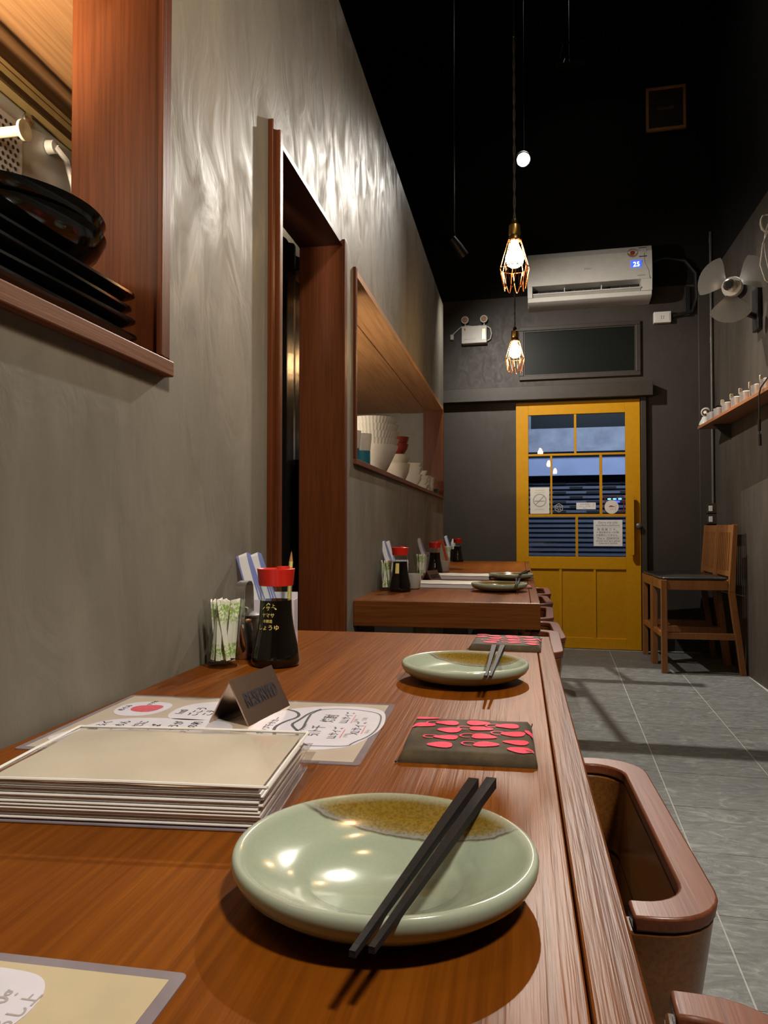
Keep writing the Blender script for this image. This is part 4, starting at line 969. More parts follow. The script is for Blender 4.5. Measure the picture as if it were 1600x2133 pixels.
tag(link_mesh(pbm, 'rice_bowl', None, (bx2, by2, Z2), (0, 0, 0), (1.0, 1.0, 1.4)), 'tall beige bowl below the red bowls in the far hatch', 'bowl', 'bowls below the red bowls')
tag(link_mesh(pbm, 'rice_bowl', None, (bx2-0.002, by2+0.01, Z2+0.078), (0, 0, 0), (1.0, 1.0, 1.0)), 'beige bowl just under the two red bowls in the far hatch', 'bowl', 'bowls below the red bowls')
tag(link_mesh(pbr, 'lacquer_bowl', None, (bx2-0.002, by2+0.03, Z2+0.154), (0, 0, 0), (0.85, 0.85, 0.8)), 'lower dark red bowl in the far hatch', 'bowl', 'red bowls in the far hatch')
tag(link_mesh(pbr, 'lacquer_bowl', None, (bx2-0.002, by2+0.03, Z2+0.190), (0, 0, 0), (0.88, 0.88, 0.8)), 'upper dark red bowl in the far hatch', 'bowl', 'red bowls in the far hatch')
def square_dish(s, h):
    v0 = rrect(-s*0.55, s*0.55, -s*0.55, s*0.55, 0.012, 3); v1 = rrect(-s, s, -s, s, 0.016, 3); v2 = rrect(-s+.005, s-.005, -s+.005, s-.005, 0.013, 3); v3 = rrect(-s*0.5, s*0.5, -s*0.5, s*0.5, 0.010, 3)
    n = len(v0); vs = [(x, y, 0) for x, y in v0] + [(x, y, h) for x, y in v1] + [(x, y, h) for x, y in v2] + [(x, y, 0.008) for x, y in v3]
    fs = [tuple(reversed(range(n))), tuple(3*n+i for i in range(n))]
    for k in range(3): fs += [(k*n+i, k*n+(i+1) % n, (k+1)*n+(i+1) % n, (k+1)*n+i) for i in range(n)]
    return MB().add(vs, fs)
sq = square_dish(0.060, 0.055).mesh('square_dish', 'ceramic_white', True, 40)
names = ['lowest', 'second', 'third', 'fourth', 'fifth', 'topmost']
for k in range(5):
    tag(link_mesh(sq, 'square_dish', None, (-0.628 + 0.004*(k % 2), 4.28, Z2 + 0.022*k), (0, 0, R(24 + 0.5*(k % 2)))), ['lowest', 'second', 'third', 'fourth', 'topmost'][k] + ' square white dish of the stack beside the tall beige bowls', 'dish', 'square dishes in the far hatch')
sq2 = square_dish(0.052, 0.042).mesh('small_dish', 'ceramic_white', True, 40)
for k in range(4):
    tag(link_mesh(sq2, 'small_dish', None, (-0.622 - 0.005*(k % 2), 4.72, Z2 + 0.030*k), (0, 0, R(6 + 8*(k % 3)))), ['lowest', 'second', 'third', 'topmost'][k] + ' small square dish of the middle stack in the far hatch', 'dish', 'small square dishes in the far hatch')
cup2 = MB().lathe([(0, 0), (0.026, 0), (0.030, 0.004), (0.028, 0.05), (0.034, 0.090), (0.031, 0.090), (0.025, 0.05), (0, 0.010)], 32).mesh('tea_cup', 'ceramic_white', True, 60)
for k, (y, lab) in enumerate([(4.98, 'white cup near the far jamb of the far hatch'), (5.14, 'white cup closest to the far jamb of the far hatch')]):
    tag(link_mesh(cup2, 'tea_cup', None, (-0.617, y, Z2), (0, 0, 0), (1.0, 1.0, 1.35)), lab, 'cup', 'white cups in the far hatch')
tag(box(-0.03, 0.03, -0.035, 0.035, 0, 0.05).build('wooden_box', 'black_plastic', None, False, 0.003), 'small dark box beside the last cup in the far hatch', 'box').location = (-0.600, 5.27, Z2)
for y, x, lab in [(2.80, -0.640, 'white and teal tea cup at the left edge of the far hatch'), (2.90, -0.618, 'white and teal tea cup in front of the deep bowl in the far hatch')]:
    t = thing('tea_cup', lab, 'cup', (x, y, Z2), 0, 'teal cups in the far hatch')
    MB().lathe([(0, 0), (0.030, 0), (0.034, 0.004), (0.034, 0.072), (0, 0.072)], 32).build('teal_band', 'ceramic_teal', t, True, angle=40)
    MB().lathe([(0.033, 0.0722), (0.0345, 0.078), (0.040, 0.140), (0.037, 0.140), (0.031, 0.078), (0.028, 0.0722)], 32, close=True).build('upper_wall', 'ceramic_white', t, True, angle=50)

# ------------------------------------------------------------------ the yellow door
dr = thing('door_1', 'yellow sliding door with seven glass panes and three lower panels', 'door', D0, -A); del dr['category']; dr['kind'] = 'structure'
Y0, Y1 = 0.0, 0.038
dz = 0.004
for u0, u1, z0, z1, nm in [(-1.0,-0.898,dz,2.056,'stile'),(-0.115,0.0,dz,2.056,'stile'),(-0.898,-0.115,1.950,2.056,'rail'),(-0.898,-0.115,0.658,0.760,'rail'),(-0.898,-0.115,dz,0.092,'rail')]:
    box(u0, u1, Y0, Y1, z0, z1).build(nm, 'yellow_paint', dr, False, 0.002)
for u0, u1, z0, z1 in [(-0.898,-0.115,1.604,1.622),(-0.898,-0.115,1.092,1.114),(-0.523,-0.504,1.622,1.950),(-0.718,-0.702,1.114,1.604),(-0.321,-0.299,1.114,1.604),(-0.516,-0.495,0.760,1.092)]:
    box(u0, u1, 0.004, 0.034, z0, z1).build('glazing_bar', 'yellow_paint', dr, False, 0.0015)
for u0, u1, z0, z1 in [(-0.898,-0.523,1.622,1.950),(-0.504,-0.115,1.622,1.950),(-0.898,-0.718,1.114,1.604),(-0.702,-0.321,1.114,1.604),(-0.299,-0.115,1.114,1.604),(-0.898,-0.516,0.760,1.092),(-0.495,-0.115,0.760,1.092)]:
    box(u0, u1, 0.018, 0.022, z0, z1).build('pane', 'glass_door', dr, False)
for u0, u1 in [(-0.650,-0.628),(-0.373,-0.354),(-0.115,-0.086),(-0.898,-0.890)]:
    box(u0, u1, 0.003, 0.030, 0.092, 0.658).build('panel_bar', 'yellow_paint', dr, False, 0.0015)
for u0, u1 in [(-0.890,-0.650),(-0.628,-0.373),(-0.354,-0.115)]:
    box(u0, u1, 0.014, 0.026, 0.092, 0.658).build('panel', 'yellow_panel', dr, False)
hd = box(-0.090, -0.056, -0.058, -0.030, 0.779, 1.264).build('pull_handle', 'yellow_paint', dr, False, 0.002)
for z in (0.82, 1.22): box(-0.083, -0.063, -0.030, 0.0, z-0.012, z+0.012).build('handle_post', 'yellow_paint', hd, False)
MB().lathe([(0, 0), (0.026, 0), (0.026, 0.006), (0.012, 0.010), (0.012, 0.024), (0.024, 0.032), (0.024, 0.046), (0.015, 0.054), (0, 0.055)], 24).xf(Matrix.Translation((-0.018, 0.0, 1.015)) @ Matrix.Rotation(R(90), 4, 'X')).build('lock_knob', 'pipe_metal', dr, True, angle=40)
PD = 0.0172   # inner face of the panes
def on_glass(name, label, cat, u, z):
    return thing(name, label, cat, W(u, -PD, z), -A)
FX = Vector((1, 0, 0)); FZ = Vector((0, 0, 1))
def gtxt(s, size, x, z, par, mat='ink_grey', sx=1.0, align='CENTER', d=-0.0014):
    text(s, size, mat, par, frame_m((x, d, z), (1, 0, 0), (0, 0, 1)), sx=sx, align=align, extrude=0.0)
def ring(par, x, z, r, wd, mat, d=-0.0014, name='printed_ring'):
    vs = []; n = 40
    for i in range(n):
        a_ = 2*math.pi*i/n
        vs += [(x + r*math.cos(a_), d, z + r*math.sin(a_)), (x + (r-wd)*math.cos(a_), d, z + (r-wd)*math.sin(a_))]
    MB().add(vs, [(2*i, 2*((i+1) % n), 2*((i+1) % n)+1, 2*i+1) for i in range(n)]).build(name, mat, par, False)
def bar(par, x0, z0, x1, z1, wd, mat, d=-0.0015, name='printed_bar'):
    v = Vector((x1-x0, z1-z0)).normalized(); nn = Vector((-v.y, v.x)) * wd/2
    MB().add([(x0+nn.x, d, z0+nn.y), (x0-nn.x, d, z0-nn.y), (x1-nn.x, d, z1-nn.y), (x1+nn.x, d, z1+nn.y)], [(0, 1, 2, 3)]).build(name, mat, par, False)
t = on_glass('no_smoking_notice', 'no-smoking notice taped to the left door pane', 'sign', -0.806, 1.119)
box(-0.079, 0.079, -0.0012, 0, 0.0, 0.222).build('paper', 'off_white_paper', t, False)
ring(t, 0, 0.112, 0.055, 0.007, 'ink_grey'); bar(t, -0.038, 0.072, 0.038, 0.150, 0.007, 'ink_grey'); bar(t, -0.042, 0.106, 0.042, 0.106, 0.007, 'ink_grey', -0.0016)
bar(t, -0.045, 0.178, 0.048, 0.178, 0.002, 'ink_grey'); gtxt('เขตปลอดบุหรี่', 0.014, 0, 0.192, t); gtxt('NO SMOKING', 0.012, 0, 0.032, t)
t = on_glass('hexagon_sticker', 'pale green hexagon crest sticker on the middle door pane', 'sticker', -0.650, 1.128)
hexo = [(0.038*math.sin(R(60*i)), 0.038*math.cos(R(60*i))) for i in range(6)]; hexi = [(x*0.84, y*0.84) for x, y in hexo]
MB().add([(x, -0.0008, 0.040+z) for x, z in hexo] + [(x, -0.0008, 0.040+z) for x, z in hexi], [(i, (i+1) % 6, (i+1) % 6+6, i+6) for i in range(6)]).build('hexagon_outline', 'kitchen_pale', t, False)
for i in range(6):
    a_, b_ = hexi[i], hexi[(i+1) % 6]
    MB().add([(a_[0]*0.2, -0.0008, 0.040+a_[1]*0.2), (a_[0]*0.78, -0.0008, 0.040+a_[1]*0.78), ((a_[0]+b_[0])*0.36, -0.0008, 0.040+(a_[1]+b_[1])*0.36)], [(0, 1, 2)]).build('crest_leaf', 'kitchen_pale', t, False)
t = on_glass('door_label', 'small white printed strip on the middle door pane', 'sign', -0.430, 1.154)
box(-0.078, 0.078, -0.0012, 0, 0.0, 0.056).build('paper', 'white_paper', t, False)
gtxt('แบบ-ดึงเปิด', 0.016, -0.008, 0.038, t, 'ink_black'); gtxt('ป ก ก - เ ปิ ด ดื่ม', 0.013, -0.008, 0.021, t, 'ink_black'); gtxt('▼ ดึง', 0.010, -0.008, 0.006, t, 'ink_black')
gtxt('サ\nミ\n!', 0.013, 0.062, 0.038, t, 'ink_black', 1.0)
t = on_glass('round_sticker', 'round cream sticker with a small red roof on the right door pane', 'sticker', -0.226, 1.116)
MB().lathe([(0, 0), (0.056, 0), (0.056, 0.0010), (0, 0.0010)], 40).xf(Matrix.Translation((0, 0, 0.056)) @ Matrix.Rotation(R(90), 4, 'X')).build('disc', 'off_white_paper', t, False)
MB().add([(-0.022, -0.0013, 0.056), (0.024, -0.0013, 0.056), (0.024, -0.0013, 0.060), (0.002, -0.0013, 0.068), (-0.006, -0.0013, 0.070), (-0.022, -0.0013, 0.060)], [(0, 1, 2, 3, 4, 5)]).build('red_roof', 'felt_red', t, False)
gtxt('2018', 0.015, 0, 0.034, t, 'ink_grey'); bar(t, 0.030, 0.030, 0.030, 0.072, 0.003, 'ink_grey')
t = on_glass('hanging_sign_light', 'red-framed sign with a blue glow behind the right door pane', 'sign', -0.203, 1.128)
t.location = W(-0.203, -0.028, 1.128)
rr_ = rrect(-0.078, 0.078, 0.0, 0.136, 0.016)
mm = frame_m((0, 0, 0), (1, 0, 0), (0, 0, 1))
ri_ = rrect(-0.069, 0.069, 0.009, 0.127, 0.010); n_ = len(rr_)
MB().add([mm @ Vector((x, y, 0)) for x, y in rr_] + [mm @ Vector((x, y, 0)) for x, y in ri_], [(i, (i+1) % n_, (i+1) % n_+n_, i+n_) for i in range(n_)]).build('frame', 'felt_red', t, False)
for x in (-0.040, 0.002, 0.044):
    MB().lathe([(0, 0), (0.016, 0), (0.016, 0.001), (0, 0.001)], 20).xf(Matrix.Translation((x, 0, 0.110)) @ Matrix.Rotation(R(90), 4, 'X') @ Matrix.Diagonal((1, 0.42, 1, 1))).build('led', 'led_cyan', t, False)
MB().lathe([(0, 0), (0.034, 0), (0.034, 0.001), (0, 0.001)], 20).xf(Matrix.Translation((0.012, 0, 0.088)) @ Matrix.Rotation(R(90), 4, 'X') @ Matrix.Diagonal((1, 0.32, 1, 1))).build('led', 'led_violet', t, False)
t = on_glass('handwritten_notice', 'white handwritten notice taped to the lower right door pane', 'sign', -0.2565, 0.849)
box(-0.114, 0.114, -0.0012, 0, 0.0, 0.216).build('paper', 'white_paper', t, False)
for s, sz, z, sx_ in [('กิจการ ขาย ครับ', 0.024, 0.186, 1.0), ('คนไม่สั่งห้ามนั่งเด็ดขาด', 0.021, 0.164, 1.0), ('居 酒 屋 で す。', 0.022, 0.130, 1.1), ('※ 酒を飲まない(お客)', 0.019, 0.107, 1.0),
                       ('お客様はいけません。', 0.019, 0.084, 1.0), ('This is  IZAKAYA', 0.024, 0.055, 1.0), ('WHOM NOT BUY DRINK', 0.017, 0.036, 1.0), ('CAN NOT ENTER', 0.017, 0.017, 1.1)]:
    gtxt(s, sz, 0, z, t, 'ink_black', sx_)
bar(t, -0.100, 0.154, 0.100, 0.154, 0.0015, 'ink_grey'); bar(t, -0.100, 0.076, 0.100, 0.076, 0.0015, 'ink_grey')

# ------------------------------------------------------------------ air conditioner, emergency lamp, vent, sockets on the end wall
ac = far_thing('air_conditioner', 'white wall-mounted air conditioner above the fanlight', 'air conditioner', -0.405, WALL_D, 2.84)
aw = 0.487
def prof_x(prof, x0, x1):
    n = len(prof)
    return MB().add([(x0, -d, z) for d, z in prof] + [(x1, -d, z) for d, z in prof], [tuple(range(n)), tuple(reversed(range(n, 2*n)))] + [(i, i+n, (i+1) % n+n, (i+1) % n) for i in range(n)])
front = [(0.12, 0.430), (0.215, 0.412), (0.250, 0.36), (0.262, 0.25), (0.264, 0.165), (0.258, 0.136), (0.12, 0.136)]
prof_x(front, -aw, aw).build('front_panel', 'white_plastic', ac, True, 0.003, 25)
prof_x([(0.0, 0.0), (0.0, 0.432), (0.119, 0.432), (0.119, 0.0)], -aw, aw).build('back_case', 'white_plastic', ac, False, 0.003)
lowp = [(0.1195, 0.0), (0.1195, 0.030), (0.225, 0.052), (0.245, 0.044), (0.235, 0.012), (0.19, 0.0)]
prof_x(lowp, -aw+0.003, aw-0.003).build('lower_lip', 'white_plastic', ac, True, 0.003, 25)
endp = [(0.1195, 0.052), (0.1195, 0.1215), (0.257, 0.1215), (0.252, 0.060), (0.2245, 0.0525)]
prof_x([(0.1195, 0.031), (0.1195, 0.1355), (0.2575, 0.1355), (0.246, 0.046), (0.225, 0.0525)], -aw+0.002, -aw+0.040).build('end_cheek', 'white_plastic', ac, False)
prof_x([(0.1195, 0.031), (0.1195, 0.1355), (0.2575, 0.1355), (0.246, 0.046), (0.225, 0.0525)], aw-0.085, aw-0.002).build('end_cheek', 'white_plastic', ac, False)
box(-aw+0.041, aw-0.086, -0.127, -0.1195, 0.034, 0.135).build('air_outlet', 'hole_dark', ac, False)
for x in (-0.19, 0.10): box(x-0.003, x+0.003, -0.225, -0.128, 0.058, 0.120).build('outlet_rib', 'white_plastic', ac, False)
for k in range(11):
    x = -0.40 + 0.072*k; box(x-0.0015, x+0.0015, -0.20, -0.128, 0.056, 0.10).build('outlet_fin', 'grey_plastic', ac, False)
MB().hexa([(-aw+0.045, -0.205, 0.056), (aw-0.09, -0.205, 0.056), (aw-0.09, -0.206, 0.050), (-aw+0.045, -0.206, 0.050)], [(-aw+0.045, -0.262, 0.074), (aw-0.09, -0.262, 0.074), (aw-0.09, -0.264, 0.066), (-aw+0.045, -0.264, 0.066)]).build('louvre', 'white_plastic', ac, False)
acy = -0.2640
def acface(z): # y on the front panel at local height z
    pr = [(0.412, 0.215), (0.36, 0.250), (0.25, 0.262), (0.155, 0.264)]
    for (za, da), (zb, db) in zip(pr, pr[1:]):
        if zb <= z <= za: return -(da + (db-da)*(za-z)/(za-zb)) - 0.0012
    return acy
text('Haier', 0.026, 'ink_grey', ac, frame_m((-0.035, acface(0.245), 0.240), (1, 0, 0), (0, 0, 1)), extrude=0.0)
text('INVERTER', 0.013, 'ink_grey', ac, frame_m((0.375, acface(0.16), 0.158), (1, 0, 0), (0, 0, 1)), extrude=0.0)
text('25', 0.052, 'led_blue', ac, frame_m((0.340, acface(0.25)-0.0015, 0.236), (1, 0, 0), (0, 0, 1)), name='display', extrude=0.0008)
box(0.325, 0.405, acface(0.25)-0.0008, acface(0.25)+0.001, 0.228, 0.284).build('display_glow', 'led_halo', ac, False)
def slanted(x0, x1, z0, z1, nm, mat, off=0.0012):
    MB().add([(x0, acface(z0)-off+.0012, z0), (x1, acface(z0)-off+.0012, z0), (x1, acface(z1)-off+.0012, z1), (x0, acface(z1)-off+.0012, z1)], [(0, 1, 2, 3)]).build(nm, mat, ac, False)
slanted(0.388, 0.448, 0.312, 0.398, 'dark_sticker', 'ink_black', 0.002)
text('10', 0.038, 'white_paper', ac, frame_m((0.400, acface(0.350)-0.002, 0.345), (1, 0, 0), (0, -0.30, 0.95)), extrude=0.0)
text('ปี', 0.02, 'white_paper', ac, frame_m((0.410, acface(0.325)-0.002, 0.318), (1, 0, 0), (0, -0.2, 0.98)), extrude=0.0)
mb = MB(); vs = [(0.338 + 0.040*math.cos(2*math.pi*i/28), 0, 0.352 + 0.038*math.sin(2*math.pi*i/28)) for i in range(28)]
mb.add([(x, acface(z)-0.0012, z) for x, _, z in vs], [tuple(range(28))]).build('energy_sticker', 'plywood', ac, False)
mb = MB(); mb.add([(0.338 + 0.018*math.cos(2*math.pi*i/20), acface(0.352 + 0.018*math.sin(2*math.pi*i/20))-0.0020, 0.352 + 0.018*math.sin(2*math.pi*i/20)) for i in range(20)], [tuple(range(20))]).build('energy_sticker_centre', 'felt_red', ac, False)
MB().tube([(aw-0.055, acface(0.41)-0.0003, 0.40), (aw-0.060, acface(0.35), 0.35), (aw-0.058, acface(0.27), 0.27), (aw-0.030, acface(0.2), 0.20), (aw-0.020, acface(0.16), 0.13)], 0.0016, 6).build('side_seam', 'grey_plastic', ac)

el = far_thing('emergency_light', 'white emergency light box with two round lamps left of the pendants', 'emergency light', -1.350, WALL_D, 2.585)
box(-0.108, 0.108, -0.075, 0, 0.0, 0.150).build('case', 'white_plastic', el, False, 0.005)
for x in (-0.080, 0.082):
    MB().tube([(x, -0.035, 0.150), (x, -0.035, 0.180)], 0.006, 8).build('lamp_stalk', 'white_plastic', el)
    hd_ = MB().lathe([(0, 0), (0.020, 0), (0.031, 0.022), (0.033, 0.040), (0.030, 0.044), (0, 0.044)], 28).xf(Matrix.Translation((x, -0.020, 0.208)) @ Matrix.Rotation(R(90), 4, 'X')).build('lamp_head', 'white_plastic', el, True, angle=40)
    MB().lathe([(0, 0.0), (0.023, 0.0), (0.020, 0.006), (0, 0.007)], 24).xf(Matrix.Translation((x, -0.0645, 0.208)) @ Matrix.Rotation(R(90), 4, 'X')).build('lens', 'plywood', hd_, True)
box(0.070, 0.096, -0.077, -0.0752, 0.030, 0.118).build('indicator_strip', 'steel_mirror', el, False)
box(0.075, 0.090, -0.0785, -0.0772, 0.085, 0.112).build('indicator_lamp', 'led_green', el, False)
box(-0.085, -0.075, -0.0770, -0.0752, 0.112, 0.130).build('printed_mark', 'felt_red', el, False)
text('EMERGENCY LIGHT', 0.011, 'ink_grey', el, frame_m((-0.085, -0.0758, 0.030), (1, 0, 0), (0, 0, 1)), extrude=0.0)
MB().tube([(0.108, -0.03, 0.150), (0.135, -0.03, 0.130), (0.145, -0.03, 0.085), (0.135, -0.03, 0.040), (0.108, -0.03, 0.025)], 0.005, 8).build('cable', 'white_plastic', el)
MB().tube([(0.05, -0.015, 0.165), (0.0, -0.015, 0.155), (-0.06, -0.015, 0.168), (-0.12, -0.015, 0.160), (-0.155, -0.015, 0.130), (-0.195, -0.015, 0.095)], 0.005, 8).build('cable', 'white_plastic', el)
box(-0.212, -0.182, -0.035, 0.0, 0.050, 0.096).build('plug', 'white_plastic', el, False, 0.005)

so = far_thing('socket_box', 'white surface socket box below the right end of the air conditioner', 'socket', 0.180, WALL_D, 2.672)
box(-0.067, 0.067, -0.050, 0, 0.0, 0.090).build('box', 'white_plastic', so, False, 0.004)
box(-0.055, 0.055, -0.053, -0.0502, 0.014, 0.078).build('face_plate', 'white_plastic', so, False)
for x, z in ((-0.008, 0.050), (0.008, 0.050), (-0.008, 0.034), (0.008, 0.034)): box(x-0.002, x+0.002, -0.0536, -0.0531, z-0.005, z+0.005).build('slot', 'hole_dark', so, False)
vn = far_thing('exhaust_vent', 'square dark exhaust vent high on the end wall', 'vent', 0.225, WALL_D, 4.27)
for a_ in ((-0.155, 0.155, 0, 0.022), (-0.155, 0.155, 0.338, 0.36), (-0.155, -0.133, 0.022, 0.338), (0.133, 0.155, 0.022, 0.338)):
    box(a_[0], a_[1], -0.030, 0, a_[2], a_[3]).build('frame', 'plywood', vn, False, 0.003)
for k in range(8): box(-0.133, 0.133, -0.020 - 0.002*(k % 2), 0, 0.0225 + 0.0395*k, 0.0225 + 0.0395*k + 0.037).build('slat', 'paint_trim', vn, False)
text('EXHAUST', 0.030, 'plywood', vn, frame_m((0, -0.0225, 0.170), (1, 0, 0), (0, 0, 1)), align='CENTER', extrude=0.0)
# conduit with switch boxes in the corner
cd = far_thing('conduit', 'vertical metal conduit with two switch boxes in the right corner', 'conduit', 0.548, 0.0, 1.03)
MB().tube([(0, -0.013, 0.16), (0, -0.013, 2.35)], 0.0115, 12).build('pipe', 'pipe_metal', cd)
for z in (1.45, 2.25): MB().tube([(0, -0.013, z), (0, -0.013, z+0.05)], 0.014, 12).build('coupling', 'pipe_metal', cd)
for z in (0.0, 0.085):
    sb = box(-0.052, 0.026, -0.046, 0.0, z, z+0.078).build('switch_box', 'paint_trim', cd, False, 0.004)
    box(-0.040, -0.010, -0.052, -0.0462, z+0.015, z+0.060).build('switch', 'white_plastic', sb, False, 0.003)
hs = far_thing('refrigerant_hose', 'black hose curving from the air conditioner to the right corner', 'hose', 0.30, WALL_D, 2.7)
MB().tube([(-0.205, -0.06, 0.47), (-0.10, -0.05, 0.50), (0.06, -0.03, 0.47), (0.14, -0.03, 0.36), (0.145, -0.03, 0.16), (0.11, -0.03, 0.05), (-0.04, -0.03, 0.025)], 0.016, 8).build('hose', 'black_plastic', hs)
box(0.055, 0.095, -0.035, 0.0, 0.02, 0.26).build('wall_clip', 'black_plastic', hs, False, 0.003)

# ------------------------------------------------------------------ wall fan
fan_h = Vector((1.290, 4.88, 2.487)); fdir = Vector((-0.50, -0.86, -0.06)).normalized()
fn = thing('wall_fan', 'wall fan with pale hub and grey blades on the right wall', 'fan', fan_h)
fm = fdir.to_track_quat('Z', 'Y').to_matrix().to_4x4()
for k in range(3):
    a0 = R(120*k + 25); vs = []; fs = []; n1, n2 = 8, 10
    for s_ in (0, 1):
        for i in range(n1 + 1):
            r = 0.035 + 0.185*i/n1; wd = 0.55 + 0.75*math.sin(math.pi*(i/n1)**0.8*0.62)
            for j in range(n2 + 1):
                q = (j/n2 - 0.5)*wd*1.05; rr = r*(1 - 0.10*abs(j/n2-0.5)**2*4*(i/n1))
                vs.append((rr*math.cos(a0+q), rr*math.sin(a0+q), -0.018 - 0.030*(j/n2-0.5) + (0.0025 if s_ else 0)))
    q_ = (n1+1)*(n2+1)
    for i in range(n1):
        for j in range(n2):
            a_ = i*(n2+1)+j; fs += [(a_, a_+n2+1, a_+n2+2, a_+1), (q_+a_, q_+a_+1, q_+a_+n2+2, q_+a_+n2+1)]
    MB().add(vs, fs).xf(fm).build('blade', 'fan_blade', fn, True)
MB().lathe([(0, -0.045), (0.056, -0.045), (0.064, -0.030), (0.058, 0.0), (0, 0.0)], 32).xf(fm).build('hub', 'white_plastic', fn, True, angle=40)
MB().lathe([(0, 0.0005), (0.036, 0.0005), (0.035, 0.050), (0.029, 0.056), (0, 0.056)], 28).xf(fm).build('spinner', 'steel', fn, True, angle=40)
MB().lathe([(0, 0.0565), (0.023, 0.0565), (0.021, 0.060), (0, 0.060)], 24).xf(fm).build('spinner_cap', 'black_plastic', fn, True, angle=40)
MB().lathe([(0, -0.16), (0.045, -0.155), (0.060, -0.13), (0.062, -0.075), (0.050, -0.062), (0, -0.062)], 32).xf(fm).build('motor_housing', 'black_plastic', fn, True, angle=40)
MB().lathe([(0, -0.062), (0.012, -0.062), (0.012, -0.045), (0, -0.045)], 12).xf(fm).build('shaft', 'steel', fn)
mp_ = fm @ Vector((0, 0, -0.11))
wx = rw_x(5.05) - 1.290
MB().tube([mp_ + Vector((0, 0, -0.055)), mp_ + Vector((0.02, 0.02, -0.12)), mp_ + Vector((0.06, 0.03, -0.14)), (wx - 0.02, 0.17, -0.15)], 0.020, 12).build('arm', 'black_plastic', fn)
box(wx-0.028, wx-0.003, 0.11, 0.23, -0.24, 0.03).build('wall_bracket', 'black_plastic', fn, False, 0.004)
cb = thing('cable_bundle', 'coiled pale cable hanging from the right wall by the fan', 'cable', (1.395, 4.55, 2.74))
pts = [(0.002*i/10 + 0.035*math.cos(i*0.55)*(1 if i < 24 else 0.5), 0.008*math.sin(i), 0.05*math.sin(i*0.55)*(1 if i < 24 else 0.6) - (0.0 if i < 24 else 0.03*(i-24))) for i in range(34)]
MB().tube(pts, 0.004, 6).build('coil', 'white_plastic', cb)
MB().tube([(0.02, 0, -0.02), (-0.02, 0, -0.12), (-0.035, 0, -0.24), (-0.01, 0, -0.33), (0.04, 0.02, -0.36)], 0.004, 6).build('loop', 'white_plastic', cb)
box(0.01, 0.055, -0.01, 0.01, -0.01, 0.01).build('hook', 'pipe_metal', cb, False)

# ------------------------------------------------------------------ shelf on the right wall with cups
sy1, sy2 = 6.07, 3.9
sf = thing('wall_shelf', 'orange-brown wooden shelf on the right wall', 'shelf', (1.35, 5.0, 1.757))
MB().hexa([(0, sy2-5, 0), (rw_x(sy2)-1.352, sy2-5, 0), (rw_x(sy1)-1.352, sy1-5, 0), (0, sy1-5, 0)], [(0, sy2-5, 0.022), (rw_x(sy2)-1.352, sy2-5, 0.022), (rw_x(sy1)-1.352, sy1-5, 0.022), (0, sy1-5, 0.022)]).build('board', 'wood_shelf', sf, False, 0.002)
for y in (5.8, 4.3):
    MB().hexa([(rw_x(y)-1.375, y-5.012, -0.10), (rw_x(y)-1.354, y-5.012, -0.10), (rw_x(y)-1.354, y-4.988, -0.10), (rw_x(y)-1.375, y-4.988, -0.10)],
              [(0.05, y-5.012, -0.001), (rw_x(y)-1.354, y-5.012, -0.001), (rw_x(y)-1.354, y-4.988, -0.001), (0.05, y-4.988, -0.001)]).build('bracket', 'black_plastic', sf, False)
SZ = 1.7792
cupsrc = None
spots = [(5.88, 'metal cup right beside the white camera on the shelf'), (5.68, 'second metal cup from the white camera on the shelf'), (5.45, 'third metal cup from the white camera on the shelf'), (5.23, 'fourth metal cup from the white camera on the shelf'),
         (5.03, 'fifth metal cup from the white camera on the shelf'), (4.80, 'sixth metal cup from the white camera, behind the hanging cord'), (4.62, 'last metal cup on the shelf at the right picture edge')]
for i, (y, lab) in enumerate(spots):
    if cupsrc is None:
        cupsrc = thing('metal_cup', lab, 'cup', (1.412, y, SZ), 0, 'metal cups on the wall shelf')
        MB().lathe([(0, 0), (0.034, 0), (0.036, 0.003), (0.040, 0.070), (0.042, 0.074), (0.039, 0.073), (0.034, 0.006), (0, 0.004)], 28).build('cup_body', 'aluminium', cupsrc, True, angle=50)
        MB().lathe([(0, 0.066), (0.037, 0.066), (0.037, 0.0685), (0.020, 0.082), (0, 0.084)], 28).build('lid', 'white_plastic', cupsrc, True, angle=40)
    else:
        dup(cupsrc, (1.412, y, SZ), R(20*i), lab)
bsrc = None
for i, (y, lab) in enumerate([(5.565, 'white spatula standing between the second and third metal cup'), (5.335, 'white spatula standing between the third and fourth metal cup'), (5.13, 'white spatula standing between the fourth and fifth metal cup'), (4.925, 'white spatula standing between the fifth and sixth metal cup'), (4.715, 'white spatula standing beside the hanging cord')]):
    if bsrc is None:
        bsrc = thing('spatula', lab, 'spatula', (1.405, y, SZ), 0, 'spatulas on the wall shelf')
        MB().tube([(0, 0, 0.0), (0, 0, 0.075)], 0.007, 8, True, 0.005).build('handle', 'grey_plastic', bsrc)
        MB().prism(rrect(-0.012, 0.012, 0.0755, 0.120, 0.008), 0.006, frame_m((0, 0.003, 0), (1, 0, 0), (0, 0, 1))).build('blade', 'cream_plastic', bsrc, True, 0.001)
        MB().lathe([(0, 0), (0.014, 0), (0.012, 0.012), (0, 0.013)], 14).build('foot', 'grey_plastic', bsrc)
    else: dup(bsrc, (1.405, y, SZ), R(10*i), lab)
